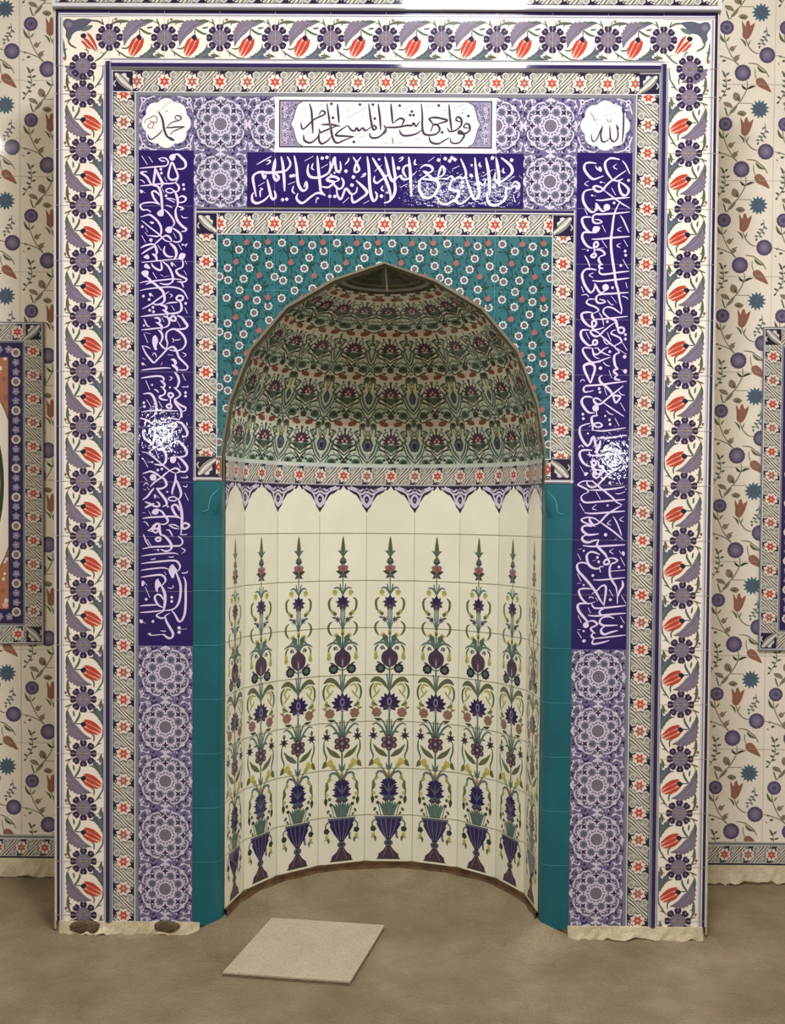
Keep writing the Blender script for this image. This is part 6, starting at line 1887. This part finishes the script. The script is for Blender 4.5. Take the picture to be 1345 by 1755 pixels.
# plaster footing with broken patches
rough_strip('plaster_footing', -1.183, -0.665, -0.004, 0.02, 0.0, BOT+0.001, M_PLASTER, MIH, 11, 0.010)
rough_strip('plaster_footing', 0.69, 1.185, -0.006, 0.02, 0.004, BOT+0.001, M_PLASTER, MIH, 12, 0.012)
def lump(name, cx, cy, cz, rx, ry, rz, mat, seed, parent=MIH, n=14):
    rr = random.Random(seed); V, F = [], []
    m = 7
    for j in range(m+1):
        ph = math.pi/2*(j/m)
        for k in range(n):
            t = 2*math.pi*k/n; w = 1+rr.uniform(-0.13,0.13)
            V.append((cx+rx*w*math.cos(ph)*math.cos(t), cy-ry*w*math.sin(ph), cz+rz*w*math.cos(ph)*math.sin(t)))
    for j in range(m):
        for k in range(n):
            a, b = j*n+k, j*n+(k+1) % n; F.append((a,b,b+n,a+n))
    o = link(name, V, F, [mat], None, parent)
    for p_ in o.data.polygons: p_.use_smooth = True
    return o
lump('mortar_patch', -1.085, -0.014, 0.036, 0.055, 0.004, 0.026, M_PATCH, 1)
lump('mortar_patch', -0.785, -0.014, 0.040, 0.046, 0.004, 0.022, M_PATCH, 2)
# rough mortar bed inside the niche foot
V, F = [], []
N_ = 36
rr = random.Random(9)
for k in range(N_+1):
    t = math.pi*k/N_
    ro = R+0.004; d = rr.uniform(-0.006,0.006)
    cx, cy = -math.cos(t), NS*math.sin(t)
    V += [(cx*(ro-0.004),NY+cy*(ro-0.004),FB+0.002),(cx*(ro-0.012),NY+cy*(ro-0.012),FB-0.002),(cx*(ro-0.012+d*.4),NY+cy*(ro-0.012+d*.4),0.062),(cx*(ro-0.020+d*.5),NY+cy*(ro-0.020+d*.5),0.050),(cx*(ro-0.022+d*.5),NY+cy*(ro-0.022+d*.5),0.0)]
for k in range(N_):
    for q in range(4): F.append((5*k+q,5*k+q+1,5*k+6+q,5*k+5+q))
link('mortar_bed', V, F, [M_MORTAR], None, MIH)
# screed swept up against the niche foot, the columns and the footing
def sstep(x, lo, hi):
    t = min(1.0, max(0.0, (x-lo)/(hi-lo))); return t*t*(3-2*t)
rr = random.Random(31)
NX, NYY = 176, 60
XA, XB, YA, YB = -1.24, 1.24, -0.20, 0.62
V, F = [], []
wv = [[rr.uniform(-1,1) for _ in range(4)] for _ in range(12)]
def wob2(x, y): return sum(w[0]*math.sin(w[1]*22*x+w[2]*26*y+w[3]*6) for w in wv)/6
for iy in range(NYY+1):
    for ix in range(NX+1):
        x, y = XA+(XB-XA)*ix/NX, YA+(YB-YA)*iy/NYY
        if abs(x) < R:
            if y > NY: d = (1-math.sqrt((x/R)**2+((y-NY)/(NS*R))**2))*R*0.95
            elif y > 0: d = R-abs(x)
            else: d = math.hypot(R-abs(x), -y)
            if d < 0: d = 0.0
        else: d = max(0.0, -y)
        A = 0.012+0.046*(1-sstep(abs(x),0.60,0.72))
        if y < 0: A *= 0.35+0.65*(1-sstep(-y,0.0,0.12)) if abs(x) < 0.72 else 1.0
        h = A*math.exp(-(d/(0.09 if abs(x) < 0.72 else 0.04))**1.3)
        h += 0.0022*wob2(x,y)*min(1.0, h/0.01)
        V.append((x, y, h-0.0006))
for iy in range(NYY):
    for ix in range(NX):
        a_ = iy*(NX+1)+ix
        xc, yc = XA+(XB-XA)*(ix+0.5)/NX, YA+(YB-YA)*(iy+0.5)/NYY
        if abs(xc) > 0.62 and yc > 0.012: continue
        F.append((a_,a_+1,a_+NX+2,a_+NX+1))
o = link('screed_fillet', V, F, [M_FLOOR], None, MIH)
for p_ in o.data.polygons: p_.use_smooth = True

# ---- loose tile lying on the floor
def ftile():
    A = [(-0.422,0.128),(0.013,0.072),(-0.076,-0.367),(-0.511,-0.311)]
    cx = sum(p[0] for p in A)/4; cy = sum(p[1] for p in A)/4
    top = empty('floor_tile', (cx,cy,0.0))
    tag(top, 'loose square beige floor tile lying flat on the screed before the niche', 'tile')
    inv = Matrix.Translation(top.location).inverted()
    def pl(name, z0, z1, k, mat, bev):
        P = [(cx+(x-cx)*k, cy+(y-cy)*k) for x, y in A]; P2 = [(cx+(x-cx)*(k-bev), cy+(y-cy)*(k-bev)) for x, y in A]
        V = [(x,y,z0) for x,y in P]+[(x,y,z1-bev*0.2) for x,y in P]+[(x,y,z1) for x,y in P2]
        F = [(0,1,2,3),(4,0,3,7),(7,3,2,6),(6,2,1,5),(5,1,0,4),(8,4,7,11),(11,7,6,10),(10,6,5,9),(9,5,4,8),(8,11,10,9)]
        o = link(name, V, F, [mat], None, top); o.matrix_parent_inverse = inv; return o
    pl('biscuit', 0.001, 0.0098, 0.994, M_BISCUIT, 0.0)
    pl('glazed_face', 0.0100, 0.0175, 1.0, M_CLAY, 0.006)
ftile()
